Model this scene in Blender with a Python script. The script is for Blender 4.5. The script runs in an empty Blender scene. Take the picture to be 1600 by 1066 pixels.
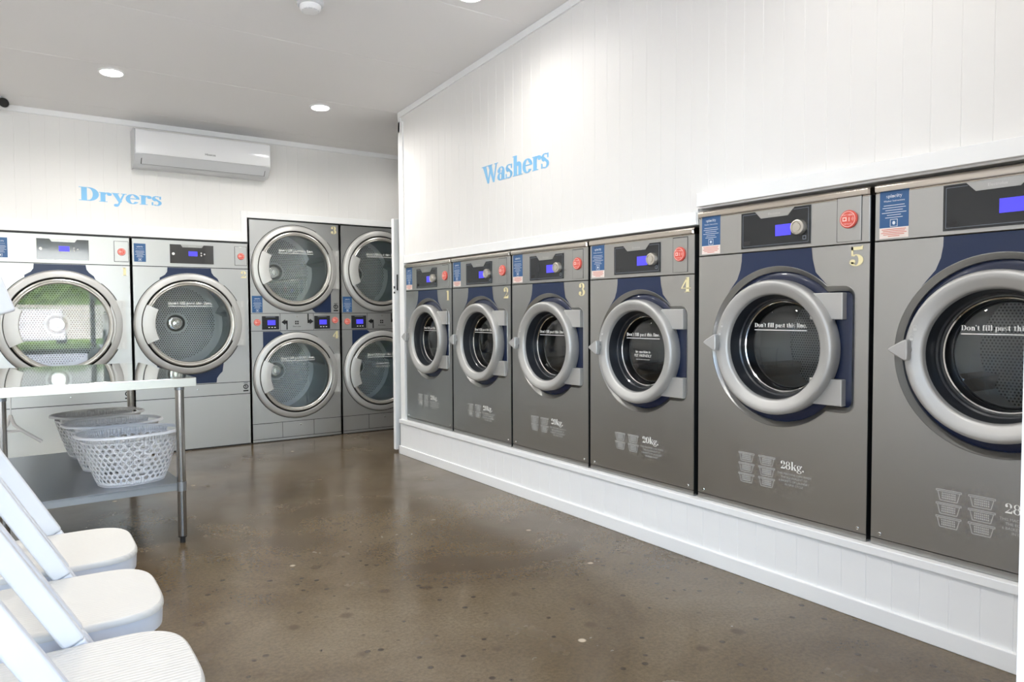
import bpy, math, random
from math import sin, cos, pi, radians, sqrt, asin, atan2
from mathutils import Vector, Matrix
random.seed(7)
scene = bpy.context.scene
col = scene.collection

# ------------------------------------------------------------------ camera
YAW, PITCH, ROLL, F = 0.6054, -0.0398, -0.0052, 1122.25
CAMZ = 1.1502
fwd = Vector((sin(YAW)*cos(PITCH), cos(YAW)*cos(PITCH), sin(PITCH)))
r0 = Vector((cos(YAW), -sin(YAW), 0)); u0 = r0.cross(fwd)
rt = r0*cos(ROLL)+u0*sin(ROLL); up = -r0*sin(ROLL)+u0*cos(ROLL)
cd = bpy.data.cameras.new('camera'); cam = bpy.data.objects.new('camera', cd); col.objects.link(cam)
cam.matrix_world = Matrix(((rt.x, up.x, -fwd.x, 0), (rt.y, up.y, -fwd.y, 0), (rt.z, up.z, -fwd.z, CAMZ), (0, 0, 0, 1)))
cd.sensor_fit = 'HORIZONTAL'; cd.sensor_width = 36.0; cd.lens = F/1600*36; cd.clip_start = 0.02; cd.clip_end = 300
scene.camera = cam

# ------------------------------------------------------------------ world, sun, exposure
world = bpy.data.worlds.new('sky'); scene.world = world; world.use_nodes = True
wn = world.node_tree; wn.nodes.clear()
sky = wn.nodes.new('ShaderNodeTexSky'); sky.sky_type = 'NISHITA'; sky.sun_disc = False
sky.sun_elevation = radians(48); sky.sun_rotation = radians(20); sky.air_density = 1.0; sky.dust_density = 2.5; sky.ozone_density = 1.0
bg = wn.nodes.new('ShaderNodeBackground'); bg.inputs['Strength'].default_value = 0.95
wo = wn.nodes.new('ShaderNodeOutputWorld')
wn.links.new(sky.outputs[0], bg.inputs[0]); wn.links.new(bg.outputs[0], wo.inputs[0])
sd = bpy.data.lights.new('sun', 'SUN'); sd.energy = 40; sd.angle = radians(1.0); sd.color = (1, .96, .9)
sun = bpy.data.objects.new('sun', sd); col.objects.link(sun)
sun.rotation_euler = Vector((0.15, -0.72, -0.80)).to_track_quat('-Z', 'Y').to_euler()
vs = scene.view_settings
vs.view_transform = 'Standard'; vs.look = 'None'; vs.exposure = 0.06; vs.gamma = 1.0; vs.use_curve_mapping = False
SPOT_W = 60.0; DISC_E = 14.0

# ------------------------------------------------------------------ materials
def s2l(c):
    return tuple(((x/255)/12.92 if x/255 <= .04045 else ((x/255+.055)/1.055)**2.4) for x in c)+(1,)
MC = {}
def mat(name, rgb=(200, 200, 200), rough=.5, metal=0., spec=.5, emit=0., bump=None, alpha=None, coat=0.):
    if name in MC: return MC[name]
    m = bpy.data.materials.new(name); m.use_nodes = True; MC[name] = m
    b = m.node_tree.nodes['Principled BSDF']; c = s2l(rgb)
    b.inputs['Base Color'].default_value = c; b.inputs['Roughness'].default_value = rough
    b.inputs['Metallic'].default_value = metal; b.inputs['Specular IOR Level'].default_value = spec
    b.inputs['Coat Weight'].default_value = coat
    if emit: b.inputs['Emission Color'].default_value = c; b.inputs['Emission Strength'].default_value = emit
    N = m.node_tree.nodes; L = m.node_tree.links
    tc = N.new('ShaderNodeTexCoord'); nz = N.new('ShaderNodeTexNoise')
    sc, st = bump if bump else (40, .02)
    mp = N.new('ShaderNodeMapping'); L.new(tc.outputs['Object'], mp.inputs[0])
    if isinstance(sc, tuple): mp.inputs['Scale'].default_value = sc; nz.inputs['Scale'].default_value = 1
    else: nz.inputs['Scale'].default_value = sc
    L.new(mp.outputs[0], nz.inputs['Vector'])
    bp = N.new('ShaderNodeBump'); bp.inputs['Strength'].default_value = st; bp.inputs['Distance'].default_value = .002
    L.new(nz.outputs['Fac'], bp.inputs['Height']); L.new(bp.outputs[0], b.inputs['Normal'])
    return m
def P(m): return m.node_tree.nodes['Principled BSDF']

wallm = mat('white_wall_paint', (238, 236, 233), .55, bump=(60, .03))
wallw = mat('white_board_wall', (236, 234, 231), .5, bump=(60, .03))
ceilm = mat('ceiling_paint', (241, 239, 237), .7, bump=(30, .03))
trimm = mat('white_gloss_trim', (246, 246, 245), .3)
steelA = mat('brushed_front_steel', (178, 178, 176), .33, metal=1., bump=((2, 2, 400), .05))
steelR = mat('ring_satin_silver', (188, 187, 184), .45, metal=.55)
steelT = mat('polished_rim_steel', (206, 198, 188), .18, metal=1.)
steelD = mat('dryer_front_steel', (198, 199, 198), .38, metal=.9, bump=((2, 2, 300), .04))
dryR = mat('dryer_ring_silver', (200, 199, 196), .42, metal=.5)
dryR2 = mat('dryer_ring_edge', (206, 203, 197), .3, metal=.7)
darkg = mat('dark_seam', (28, 29, 30), .5)
sidem = mat('cabinet_side', (52, 53, 53), .45, metal=.6)
navy = mat('navy_accent', (22, 40, 74), .35)
navyr = mat('navy_recess', (18, 31, 62), .3, coat=.3)
panelb = mat('control_fascia_black', (40, 42, 44), .22)
paneld = mat('dryer_fascia_gloss', (34, 36, 38), .06, spec=1., coat=1.)
panelo = mat('control_fascia_outline', (120, 128, 140), .3)
screenm = mat('lcd_blue', (72, 66, 214), .3, emit=.75)
knobm = mat('knob_silver', (204, 198, 188), .3, metal=.8)
chrome = mat('chrome', (225, 225, 222), .12, metal=1.)
rubber = mat('door_gasket', (34, 37, 42), .28, coat=.4)
drumw = mat('washer_drum', (150, 152, 152), .32, metal=.8)
handm = mat('handle_grey', (186, 185, 183), .35, metal=.4)
redm = mat('red_button', (226, 92, 78), .4)
redl = mat('red_button_print', (252, 214, 204), .4)
stb = mat('sticker_blue', (52, 94, 142), .4)
stw = mat('sticker_print_white', (222, 228, 236), .4)
stp = mat('sticker_pale', (240, 226, 218), .45)
str_ = mat('sticker_red_print', (216, 120, 100), .45)
cream = mat('cream_vinyl', (243, 231, 182), .5)
greyp = mat('grey_print', (205, 205, 202), .5)
greyd = mat('light_print', (244, 244, 240), .5)
blackp = mat('black_print', (26, 26, 28), .4)
letterm = mat('sky_blue_vinyl', (132, 194, 236), .5)
whpl = mat('white_plastic', (214, 215, 218), .32)
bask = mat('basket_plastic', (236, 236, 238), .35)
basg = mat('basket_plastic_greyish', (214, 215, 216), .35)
legm = mat('stainless_tube', (150, 147, 142), .2, metal=1.)
topm = mat('stainless_top', (214, 214, 210), .045, metal=1., bump=(9, .015))
shelfm = mat('galvanised_shelf', (150, 154, 158), .32, metal=.9)
edgem = mat('stainless_edge', (206, 207, 200), .38, metal=.7)
acm = mat('air_conditioner_gloss', (243, 243, 244), .1, coat=.5)
acg = mat('air_conditioner_grey', (214, 215, 217), .4)
ledm = mat('downlight_led', (255, 252, 246), .5, emit=DISC_E)
hangm = mat('hanger_plastic', (226, 218, 212), .4)

# washers sit in thin clear glass: a pane that mixes clear pass-through with a Fresnel reflection
def glass(name, ior, tint=1., rough=0.):
    m = bpy.data.materials.new(name); m.use_nodes = True; N = m.node_tree.nodes; L = m.node_tree.links; N.clear()
    o = N.new('ShaderNodeOutputMaterial'); mx = N.new('ShaderNodeMixShader'); f = N.new('ShaderNodeFresnel'); f.inputs[0].default_value = ior
    t = N.new('ShaderNodeBsdfTransparent'); t.inputs[0].default_value = (tint*.97, tint, tint, 1)
    g = N.new('ShaderNodeBsdfGlossy'); g.inputs['Roughness'].default_value = rough; g.inputs['Color'].default_value = (1, 1, 1, 1)
    L.new(f.outputs[0], mx.inputs[0]); L.new(t.outputs[0], mx.inputs[1]); L.new(g.outputs[0], mx.inputs[2]); L.new(mx.outputs[0], o.inputs[0])
    return m
glassW = glass('washer_door_glass', 1.65, .92)
glassD = glass('dryer_door_glass', 1.7, .96)
glassS = glass('shopfront_glass', 1.5, .95)

def perforated(name, base, dot, pitch, rad, rough=.35, metal=.6, rmin=.09, rmax=.262):
    """hexagonal dot pattern laid in the object's own x/z plane"""
    m = bpy.data.materials.new(name); m.use_nodes = True; N = m.node_tree.nodes; L = m.node_tree.links; b = N['Principled BSDF']
    tc = N.new('ShaderNodeTexCoord'); sx = N.new('ShaderNodeSeparateXYZ'); L.new(tc.outputs['Object'], sx.inputs[0])
    def mth(op, a, b2=None, v=None):
        n = N.new('ShaderNodeMath'); n.operation = op
        for i, q in enumerate((a, b2, v)):
            if q is None: continue
            if isinstance(q, (int, float)): n.inputs[i].default_value = q
            else: L.new(q, n.inputs[i])
        return n.outputs[0]
    def lattice(ox, oz):
        X = mth('SUBTRACT', mth('FRACT', mth('ADD', mth('MULTIPLY', sx.outputs['X'], 1/pitch), ox+100)), .5)
        Z = mth('MULTIPLY', mth('SUBTRACT', mth('FRACT', mth('ADD', mth('MULTIPLY', sx.outputs['Z'], 1/(pitch*1.732)), oz+100)), .5), 1.732)
        return mth('SQRT', mth('ADD', mth('MULTIPLY', X, X), mth('MULTIPLY', Z, Z)))
    d = mth('MINIMUM', lattice(0, 0), lattice(.5, .5))
    r = mth('LESS_THAN', d, rad)
    rr = mth('SQRT', mth('ADD', mth('MULTIPLY', sx.outputs['X'], sx.outputs['X']), mth('MULTIPLY', sx.outputs['Z'], sx.outputs['Z'])))
    keep = mth('MULTIPLY', r, mth('MULTIPLY', mth('GREATER_THAN', rr, rmin), mth('LESS_THAN', rr, rmax)))
    mx = N.new('ShaderNodeMix'); mx.data_type = 'RGBA'; mx.inputs[6].default_value = s2l(base); mx.inputs[7].default_value = s2l(dot)
    L.new(keep, mx.inputs[0]); L.new(mx.outputs[2], b.inputs['Base Color']); b.inputs['Roughness'].default_value = rough; b.inputs['Metallic'].default_value = metal
    return m
perfD = perforated('dryer_drum_back', (246, 248, 248), (26, 28, 29), .020, .26, .5, .0, .095, .335)
perfW = perforated('washer_drum_back', (150, 152, 150), (52, 54, 55), .013, .28, .35, .6, .0)
drumwall = mat('dryer_drum_wall', (176, 186, 188), .38, metal=.3)

def floor_material():
    m = bpy.data.materials.new('polished_concrete'); m.use_nodes = True; N = m.node_tree.nodes; L = m.node_tree.links; b = N['Principled BSDF']
    tc = N.new('ShaderNodeTexCoord'); O = tc.outputs['Object']
    def noise(s, d=4, r=.5, w=0):
        n = N.new('ShaderNodeTexNoise'); n.inputs['Scale'].default_value = s; n.inputs['Detail'].default_value = d; n.inputs['Roughness'].default_value = r
        n.inputs['Distortion'].default_value = w; L.new(O, n.inputs['Vector']); return n.outputs['Fac']
    def ramp(fac, stops):
        r = N.new('ShaderNodeValToRGB'); L.new(fac, r.inputs[0]); e = r.color_ramp.elements
        while len(e) < len(stops): e.new(.5)
        for k, (p, c) in enumerate(stops): e[k].position = p; e[k].color = c if len(c) == 4 else s2l(c)
        return r.outputs[0]
    def mix(f, a, c, mode='MIX'):
        n = N.new('ShaderNodeMix'); n.data_type = 'RGBA'; n.blend_type = mode
        for i, q in ((0, f), (6, a), (7, c)):
            if isinstance(q, (float, int)): n.inputs[i].default_value = q
            elif isinstance(q, tuple): n.inputs[i].default_value = q
            else: L.new(q, n.inputs[i])
        return n.outputs[2]
    base = ramp(noise(1.3, 6, .62, .6), [(.3, (86, 70, 49)), (.5, (106, 91, 69)), (.7, (122, 108, 86))])
    fine = ramp(noise(70, 3, .7), [(.3, (180, 180, 180)), (.62, (255, 255, 255))])
    c = mix(.6, base, fine, 'MULTIPLY')
    W1 = (1, 1, 1, 1); B0 = (0, 0, 0, 1)
    # dark aggregate specks
    v = N.new('ShaderNodeTexVoronoi'); v.inputs['Scale'].default_value = 24; v.inputs['Randomness'].default_value = 1; L.new(O, v.inputs['Vector'])
    vc = N.new('ShaderNodeSeparateColor'); L.new(v.outputs['Color'], vc.inputs[0])
    sp = ramp(v.outputs['Distance'], [(.20, W1), (.30, B0)]); sel = ramp(vc.outputs[0], [(.86, B0), (.9, W1)])
    c = mix(mix(1., sp, sel, 'MULTIPLY'), c, s2l((66, 54, 42)))
    # pale chips
    v2 = N.new('ShaderNodeTexVoronoi'); v2.inputs['Scale'].default_value = 5.2; L.new(O, v2.inputs['Vector'])
    v2c = N.new('ShaderNodeSeparateColor'); L.new(v2.outputs['Color'], v2c.inputs[0])
    sp2 = ramp(v2.outputs['Distance'], [(.055, W1), (.085, B0)]); sel2 = ramp(v2c.outputs[1], [(.78, B0), (.82, W1)])
    c = mix(mix(1., sp2, sel2, 'MULTIPLY'), c, s2l((196, 180, 156)))
    v3 = N.new('ShaderNodeTexVoronoi'); v3.inputs['Scale'].default_value = 6.5; L.new(O, v3.inputs['Vector'])
    v3c = N.new('ShaderNodeSeparateColor'); L.new(v3.outputs['Color'], v3c.inputs[0])
    sp3 = ramp(v3.outputs['Distance'], [(.1, W1), (.2, B0)]); sel3 = ramp(v3c.outputs[2], [(.80, B0), (.84, W1)])
    f3 = mix(1., mix(1., sp3, sel3, 'MULTIPLY'), (.6, .6, .6, 1), 'MULTIPLY')
    c = mix(f3, c, s2l((74, 58, 42)))
    L.new(c, b.inputs['Base Color'])
    rr = ramp(noise(2.2, 5, .6), [(.3, (.13, .13, .13, 1)), (.7, (.30, .30, .30, 1))]); L.new(rr, b.inputs['Roughness'])
    b.inputs['Specular IOR Level'].default_value = .55
    bp = N.new('ShaderNodeBump'); bp.inputs['Strength'].default_value = .035; bp.inputs['Distance'].default_value = .003
    L.new(noise(14, 5, .6), bp.inputs['Height']); L.new(bp.outputs[0], b.inputs['Normal'])
    return m
floorm = floor_material()

def seatmat():
    m = mat('white_resin_seat', (200, 197, 190), .38)
    N = m.node_tree.nodes; L = m.node_tree.links
    w = N.new('ShaderNodeTexWave'); w.inputs['Scale'].default_value = 26; w.inputs['Distortion'].default_value = 2.4; w.inputs['Detail'].default_value = 1.0; w.inputs['Detail Scale'].default_value = .6
    w.bands_direction = 'Y'; tc = N.new('ShaderNodeTexCoord'); L.new(tc.outputs['Object'], w.inputs['Vector'])
    bp = N.new('ShaderNodeBump'); bp.inputs['Strength'].default_value = .22; bp.inputs['Distance'].default_value = .003
    L.new(w.outputs['Fac'], bp.inputs['Height']); L.new(bp.outputs[0], P(m).inputs['Normal'])
    return m
seatm = seatmat()

# ------------------------------------------------------------------ mesh helper
class MB:
    def __init__(s): s.v = []; s.f = []; s.m = []
    def add(s, vs, fs, m=0):
        o = len(s.v); s.v += [tuple(p) for p in vs]; s.f += [tuple(i+o for i in f) for f in fs]; s.m += [m]*len(fs); return s
    def box(s, x0, x1, y0, y1, z0, z1, m=0):
        return s.add([(x0, y0, z0), (x1, y0, z0), (x1, y1, z0), (x0, y1, z0), (x0, y0, z1), (x1, y0, z1), (x1, y1, z1), (x0, y1, z1)],
                     [(0, 3, 2, 1), (4, 5, 6, 7), (0, 1, 5, 4), (1, 2, 6, 5), (2, 3, 7, 6), (3, 0, 4, 7)], m)
    def flat(s, pts, y=0., m=0):   # polygon in the x/z plane
        return s.add([(p[0], y, p[1]) for p in pts], [tuple(range(len(pts)))], m)
    def prism(s, pts, y0, y1, m=0):
        n = len(pts)
        a = [(p[0], y0, p[1]) for p in pts]+[(p[0], y1, p[1]) for p in pts]
        return s.add(a, [tuple(range(n)), tuple(range(2*n-1, n-1, -1))]+[(i, i+n, (i+1) % n+n, (i+1) % n) for i in range(n)], m)
    def lathe(s, prof, cx=0, cz=0, n=64, a0=0, a1=360, m=0, cap0=False, cap1=False):   # prof: (r, y), axis along y
        full = abs(a1-a0) >= 360; k = n if full else n+1
        vs = []
        for r, y in prof:
            for i in range(k):
                a = radians(a0+(a1-a0)*i/n); vs.append((cx+r*cos(a), y, cz+r*sin(a)))
        fs = []
        for j in range(len(prof)-1):
            for i in range(n):
                i2 = (i+1) % k; fs.append((j*k+i, j*k+i2, (j+1)*k+i2, (j+1)*k+i))
        if cap0: fs.append(tuple(range(k)))
        if cap1: fs.append(tuple((len(prof)-1)*k+i for i in range(k)))
        return s.add(vs, fs, m)
    def cylz(s, prof, cx, cy, n=24, m=0, cap=True):   # prof: (r, z), axis along z
        vs = [(cx+r*cos(2*pi*i/n), cy+r*sin(2*pi*i/n), z) for r, z in prof for i in range(n)]
        fs = [(j*n+i, j*n+(i+1) % n, (j+1)*n+(i+1) % n, (j+1)*n+i) for j in range(len(prof)-1) for i in range(n)]
        if cap: fs += [tuple(range(n)), tuple((len(prof)-1)*n+i for i in range(n))]
        return s.add(vs, fs, m)
    def tube(s, path, r, n=8, m=0):
        path = [Vector(p) for p in path]; vs = []; k = len(path)
        for i, p in enumerate(path):
            t = (path[min(i+1, k-1)]-path[max(i-1, 0)]).normalized()
            a = t.orthogonal().normalized() if i == 0 else (pa-t*pa.dot(t)).normalized()
            pa = a; b = t.cross(a)
            vs += [tuple(p+a*r*cos(2*pi*j/n)+b*r*sin(2*pi*j/n)) for j in range(n)]
        fs = [(i*n+j, i*n+(j+1) % n, (i+1)*n+(j+1) % n, (i+1)*n+j) for i in range(k-1) for j in range(n)]
        fs += [tuple(range(n)), tuple((k-1)*n+j for j in range(n))]
        return s.add(vs, fs, m)
    def build(s, name, mats, parent=None, smooth=False, bevel=0., seg=2, angle=35):
        me = bpy.data.meshes.new(name); me.from_pydata(s.v, [], s.f)
        for q in (mats if isinstance(mats, (list, tuple)) else [mats]): me.materials.append(q)
        for p, i in zip(me.polygons, s.m): p.material_index = i
        me.update()
        if smooth:
            for p in me.polygons: p.use_smooth = True
            try: me.set_sharp_from_angle(angle=radians(angle))
            except Exception: pass
        o = bpy.data.objects.new(name, me); col.objects.link(o)
        if parent: o.parent = parent
        if bevel:
            b = o.modifiers.new('bevel', 'BEVEL'); b.width = bevel; b.segments = seg; b.limit_method = 'ANGLE'; b.angle_limit = radians(40)
        return o

def tag(o, label=None, cat=None, group=None, kind=None):
    if label: o['label'] = label
    if cat: o['category'] = cat
    if group: o['group'] = group
    if kind: o['kind'] = kind
    return o
def empty(name, loc, rz=0):
    o = bpy.data.objects.new(name, None); col.objects.link(o); o.location = loc; o.rotation_euler = (0, 0, rz); o.empty_display_size = .1; return o
def copy_tree(o, parent=None):
    c = o.copy(); col.objects.link(c); c.parent = parent
    for ch in list(o.children): copy_tree(ch, c)
    return c
def struct(o): o['kind'] = 'structure'; return o

# ------------------------------------------------------------------ lettering: a fat-face serif drawn from strokes
def arc(cx, cy, rx, ry, a0, a1, n=14): return [(cx+rx*cos(radians(a0+(a1-a0)*i/n)), cy+ry*sin(radians(a0+(a1-a0)*i/n))) for i in range(n+1)]
def bowl(cx, cy, rx, ry, tx, ty, a0=0, a1=360):
    """band between two ellipses: thick at the sides (tx), thin at top and bottom (ty)"""
    o = arc(cx, cy, rx, ry, a0, a1, 20); i = arc(cx, cy, rx-tx, ry-ty, a0, a1, 20)
    return [[o[k], o[k+1], i[k+1], i[k]] for k in range(20)]
def R_(x0, y0, x1, y1): return [[(x0, y0), (x1, y0), (x1, y1), (x0, y1)]]
def dot(x, y, r): return [arc(x, y, r, r, 0, 342, 19)]
SR = .028  # serif thickness
def glyph(c):
    T = .145
    if c == 'D': return R_(.09, 0, .26, .7)+R_(0, 0, .36, SR)+R_(0, .7-SR, .36, .7)+bowl(.33, .35, .36, .35, .19, SR*1.3, -90, 90), .72
    if c == 'W': return ([[(.06, .7), (.24, .7), (.42, 0), (.36, 0)], [(.40, .7), (.58, .7), (.76, 0), (.70, 0)], [(.36, 0), (.42, 0), (.55, .56), (.50, .6)], [(.70, 0), (.76, 0), (.91, .7), (.87, .7)]]
                         + R_(0, .7-SR, .30, .7)+R_(.34, .7-SR, .64, .7)+R_(.80, .7-SR, .98, .7)), .96
    if c == 'P': return R_(.09, 0, .24, .7)+R_(0, 0, .33, SR)+R_(0, .7-SR, .34, .7)+bowl(.30, .52, .26, .18, .14, SR, -90, 90), .6
    if c == 'r': return R_(.06, 0, .06+T, .5)+R_(0, 0, .28, SR)+R_(0, .47, .1, .5)+bowl(.31, .36, .14, .14, .05, .04, 60, 170)+dot(.37, .41, .075), .46
    if c == 'y': return [[(.03, .5), (.19, .5), (.36, .06), (.28, .0)], [(.44, .5), (.48, .5), (.25, -.15), (.20, -.15)]]+R_(0, .47, .26, .5)+R_(.36, .47, .54, .5)+dot(.16, -.14, .075), .53
    if c == 'e': return bowl(.25, .25, .25, .26, .14, .035, 25, 325)+R_(.12, .25, .46, .29)+bowl(.25, .25, .25, .26, .1, .035, 0, 30), .53
    if c == 's': return bowl(.19, .365, .17, .145, .08, .03, 50, 250)+bowl(.19, .14, .18, .15, .09, .03, -130, 60)+[[(.03, .40), (.14, .30), (.36, .10), (.37, .17), (.22, .32), (.08, .43)]]+R_(.32, .34, .35, .5)+R_(.01, 0, .04, .17), .42
    if c == 'a': return R_(.27, .03, .27+T, .37)+bowl(.23, .35, .18, .16, .09, .03, 0, 165)+dot(.1, .36, .075)+bowl(.19, .14, .18, .145, .11, .03, 0, 360)+R_(.27, 0, .48, SR), .5
    if c == 'h': return R_(.06, 0, .06+T, .74)+R_(0, 0, .26, SR)+R_(0, .71, .1, .74)+bowl(.31, .33, .15, .17, .14, .05, 0, 170)+R_(.32, 0, .46, .34)+R_(.28, 0, .52, SR), .55
    if c == 'n': return R_(.06, 0, .06+T, .5)+R_(0, 0, .26, SR)+R_(0, .47, .1, .5)+bowl(.31, .33, .15, .17, .14, .05, 0, 170)+R_(.32, 0, .46, .34)+R_(.28, 0, .52, SR), .55
    if c == 'm': return R_(.06, 0, .06+T, .5)+R_(0, 0, .26, SR)+bowl(.29, .33, .14, .17, .12, .05, 0, 170)+R_(.31, 0, .43, .34)+bowl(.52, .33, .14, .17, .12, .05, 0, 170)+R_(.54, 0, .66, .34)+R_(.5, 0, .72, SR), .75
    if c == 'o': return bowl(.25, .25, .25, .26, .14, .03), .54
    if c == 'c': return bowl(.25, .25, .25, .26, .14, .03, 45, 315)+dot(.38, .38, .07), .5
    if c == 't': return R_(.1, .05, .1+T, .62)+R_(0, .46, .36, .5)+bowl(.25, .1, .15, .1, .1, .03, 180, 330), .4
    if c == 'f': return R_(.07, 0, .07+T, .6)+R_(0, 0, .3, SR)+R_(0, .46, .34, .5)+bowl(.26, .58, .19, .16, .14, .03, 60, 180)+dot(.33, .66, .06), .38
    if c == 'i': return R_(.06, 0, .06+T, .5)+R_(0, 0, .26, SR)+R_(0, .47, .1, .5)+dot(.13, .64, .08), .3
    if c == 'l': return R_(.06, 0, .06+T, .74)+R_(0, 0, .26, SR)+R_(0, .71, .1, .74), .3
    if c == 'p': return R_(.06, -.2, .06+T, .5)+R_(0, -.2, .27, -.2+SR)+R_(0, .47, .1, .5)+bowl(.29, .25, .22, .26, .13, .03, -110, 130), .56
    if c == 'k': return R_(.06, 0, .06+T, .74)+R_(0, 0, .26, SR)+R_(0, .71, .1, .74)+[[(.2, .2), (.42, .48), (.47, .48), (.22, .16)], [(.24, .28), (.34, .36), (.54, .02), (.38, .02)]]+R_(.32, .47, .54, .5)+R_(.32, 0, .58, SR), .58
    if c == 'g': return bowl(.22, .33, .2, .17, .11, .03)+bowl(.24, -.06, .24, .13, .09, .035)+[[(.06, .2), (.12, .2), (.3, .08), (.3, .02), (.1, .06)]]+dot(.46, .45, .06), .54
    if c == '0': return bowl(.26, .35, .26, .36, .15, .03), .56
    if c == '8': return bowl(.24, .52, .2, .18, .1, .03)+bowl(.25, .19, .25, .2, .13, .03), .54
    if c == '1': return R_(.12, 0, .29, .7)+R_(.02, 0, .39, SR)+[[(.0, .6), (.12, .64), (.29, .7), (.12, .7), (0, .63)]], .44
    if c == '2': return bowl(.22, .5, .22, .21, .13, .03, -30, 170)+dot(.1, .5, .085)+[[(.31, .32), (.43, .44), (.2, .16), (.02, .06), (.0, .0)], [(0, 0), (.44, 0), (.47, .22), (.44, .22), (.38, .13), (.12, .12)]], .5
    if c == '3': return bowl(.2, .53, .2, .18, .12, .03, -80, 160)+bowl(.2, .19, .24, .2, .14, .03, -160, 85)+dot(.09, .53, .08)+dot(.08, .16, .085), .5
    if c == '4': return R_(.26, 0, .41, .7)+R_(.18, 0, .48, SR)+R_(0, .17, .5, .21)+[[(0, .21), (.04, .21), (.3, .6), (.3, .7)]], .54
    if c == '5': return R_(.06, .36, .1, .7)+[[(.06, .7), (.4, .7), (.44, .74), (.42, .58), (.06, .58)]]+bowl(.21, .2, .24, .22, .14, .03, -160, 130)+dot(.09, .15, .085), .5
    if c == '.': return dot(.08, .07, .08), .2
    if c == "'": return R_(.03, .55, .13, .74), .17
    return [], .25
def serif(mb, text, x, z, size, y, m=0, align='l', sp=.0):
    w = sum(glyph(c)[1]+sp for c in text)*size
    if align == 'c': x -= w/2
    for c in text:
        polys, adv = glyph(c)
        for p in polys: mb.flat([(x+a*size, z+b*size) for a, b in p], y, m)
        x += (adv+sp)*size
    return w
_ft = {}
def ftext(s):
    if s in _ft: return _ft[s]
    cu = bpy.data.curves.new('t', 'FONT'); cu.body = s; cu.size = 1; cu.resolution_u = 2
    o = bpy.data.objects.new('t', cu); col.objects.link(o)
    bpy.context.view_layer.update()
    me = bpy.data.meshes.new_from_object(o.evaluated_get(bpy.context.evaluated_depsgraph_get()))
    r = ([tuple(v.co) for v in me.vertices], [tuple(p.vertices) for p in me.polygons])
    bpy.data.objects.remove(o); bpy.data.meshes.remove(me); bpy.data.curves.remove(cu)
    _ft[s] = r; return r
def sans(mb, text, x, z, size, y, m=0, align='c'):
    v, f = ftext(text)
    if not v: return
    w = max(p[0] for p in v)
    off = -w/2 if align == 'c' else 0
    mb.add([(x+(p[0]+off)*size, y, z+p[1]*size) for p in v], f, m)

# ------------------------------------------------------------------ sizes of the place
D, W = 6.498, 2.593
def cz(y): return 2.694+.0565*(D-y)
FY = .33                     # inner face of the shopfront wall
WE = 5.33                    # far end of the washer wall
LX = -2.0; RX = 4.2

# floor
MB().box(LX, RX, FY-.3, D+1.1, -.12, 0).build('floor', floorm); struct(bpy.data.objects['floor'])
# ceiling (slopes up towards the street) with sheet joints
mb = MB(); ys = [FY-.3]; y = 3.53-.905*3
while y < D: ys += [y-.004, y, y+.004]; y += .905
ys += [D+1.1]; n = len(ys)
vs_ = []
for k, yy in enumerate(ys):
    g = .003 if 0 < k < n-1 and (k-1) % 3 == 1 else 0
    vs_ += [(LX-.1, yy, cz(yy)+g), (RX, yy, cz(yy)+g)]
vs_ += [(LX-.1, ys[0], cz(ys[0])+.2), (RX, ys[0], cz(ys[0])+.2), (LX-.1, ys[-1], cz(ys[-1])+.2), (RX, ys[-1], cz(ys[-1])+.2)]
fs_ = [(2*k, 2*k+1, 2*k+3, 2*k+2) for k in range(n-1)]+[(2*n, 2*n+1, 2*n+3, 2*n+2), (0, 1, 2*n+1, 2*n), (2*n-2, 2*n-1, 2*n+3, 2*n+2)]
mb.add(vs_, fs_); struct(mb.build('ceiling', ceilm))

def grooved(mb, u0, u1, z0, ztop, place, pitch=.096, start=0., g=.002, dpt=.0013):
    """boarded lining: a strip with V joints every `pitch`; place(u, depth, z) gives the point"""
    us = [(u0, 0)]; u = u0+((start-u0) % pitch)
    while u < u1-g:
        if u > u0+g: us += [(u-g, 0), (u, dpt), (u+g, 0)]
        u += pitch
    us.append((u1, 0)); vs = []
    for a, d in us: vs += [place(a, d, z0), place(a, d, ztop(a))]
    mb.add(vs, [(2*k, 2*k+2, 2*k+3, 2*k+1) for k in range(len(us)-1)])
# washer wall above the machines
mb = MB()
pl = lambda a, d, z: (W+d, a, z)
grooved(mb, 2.24, WE-.012, 1.549, cz, pl, start=1.417)
grooved(mb, FY, 2.24, 1.62, cz, pl, start=1.417)
mb.box(W+.012, W+.11, 2.24, WE, 1.549, 2.68); mb.box(W+.012, W+.11, FY, 2.24, 1.62, 2.68)
mb.add([(W+.012, FY, 2.6), (W+.11, FY, 2.6), (W+.11, WE, 2.6), (W+.012, WE, 2.6), (W+.012, FY, cz(FY)), (W+.11, FY, cz(FY)), (W+.11, WE, cz(WE)), (W+.012, WE, cz(WE))],
       [(0, 1, 5, 4), (1, 2, 6, 5), (2, 3, 7, 6), (3, 0, 4, 7)])
struct(mb.build('wall_right', wallw))
struct(MB().box(W-.012, W+.11, WE-.075, WE, .0, 2.68).add(
    [(W-.012, WE-.03, 2.6), (W+.11, WE-.03, 2.6), (W+.11, WE+.002, 2.6), (W-.012, WE+.002, 2.6), (W-.012, WE-.03, cz(WE)), (W+.11, WE-.03, cz(WE)), (W+.11, WE+.002, cz(WE)), (W-.012, WE+.002, cz(WE))],
    [(0, 1, 5, 4), (1, 2, 6, 5), (2, 3, 7, 6), (3, 0, 4, 7)]).build('trim_1', trimm))
struct(MB().box(W-.008, W+.01, 2.247, WE-.075, 1.549, 1.607).build('trim_2', trimm, bevel=.002))
struct(MB().box(W-.03, W+.01, FY, 2.225, 1.625, 1.685).build('trim_3', trimm, bevel=.002))
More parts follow.
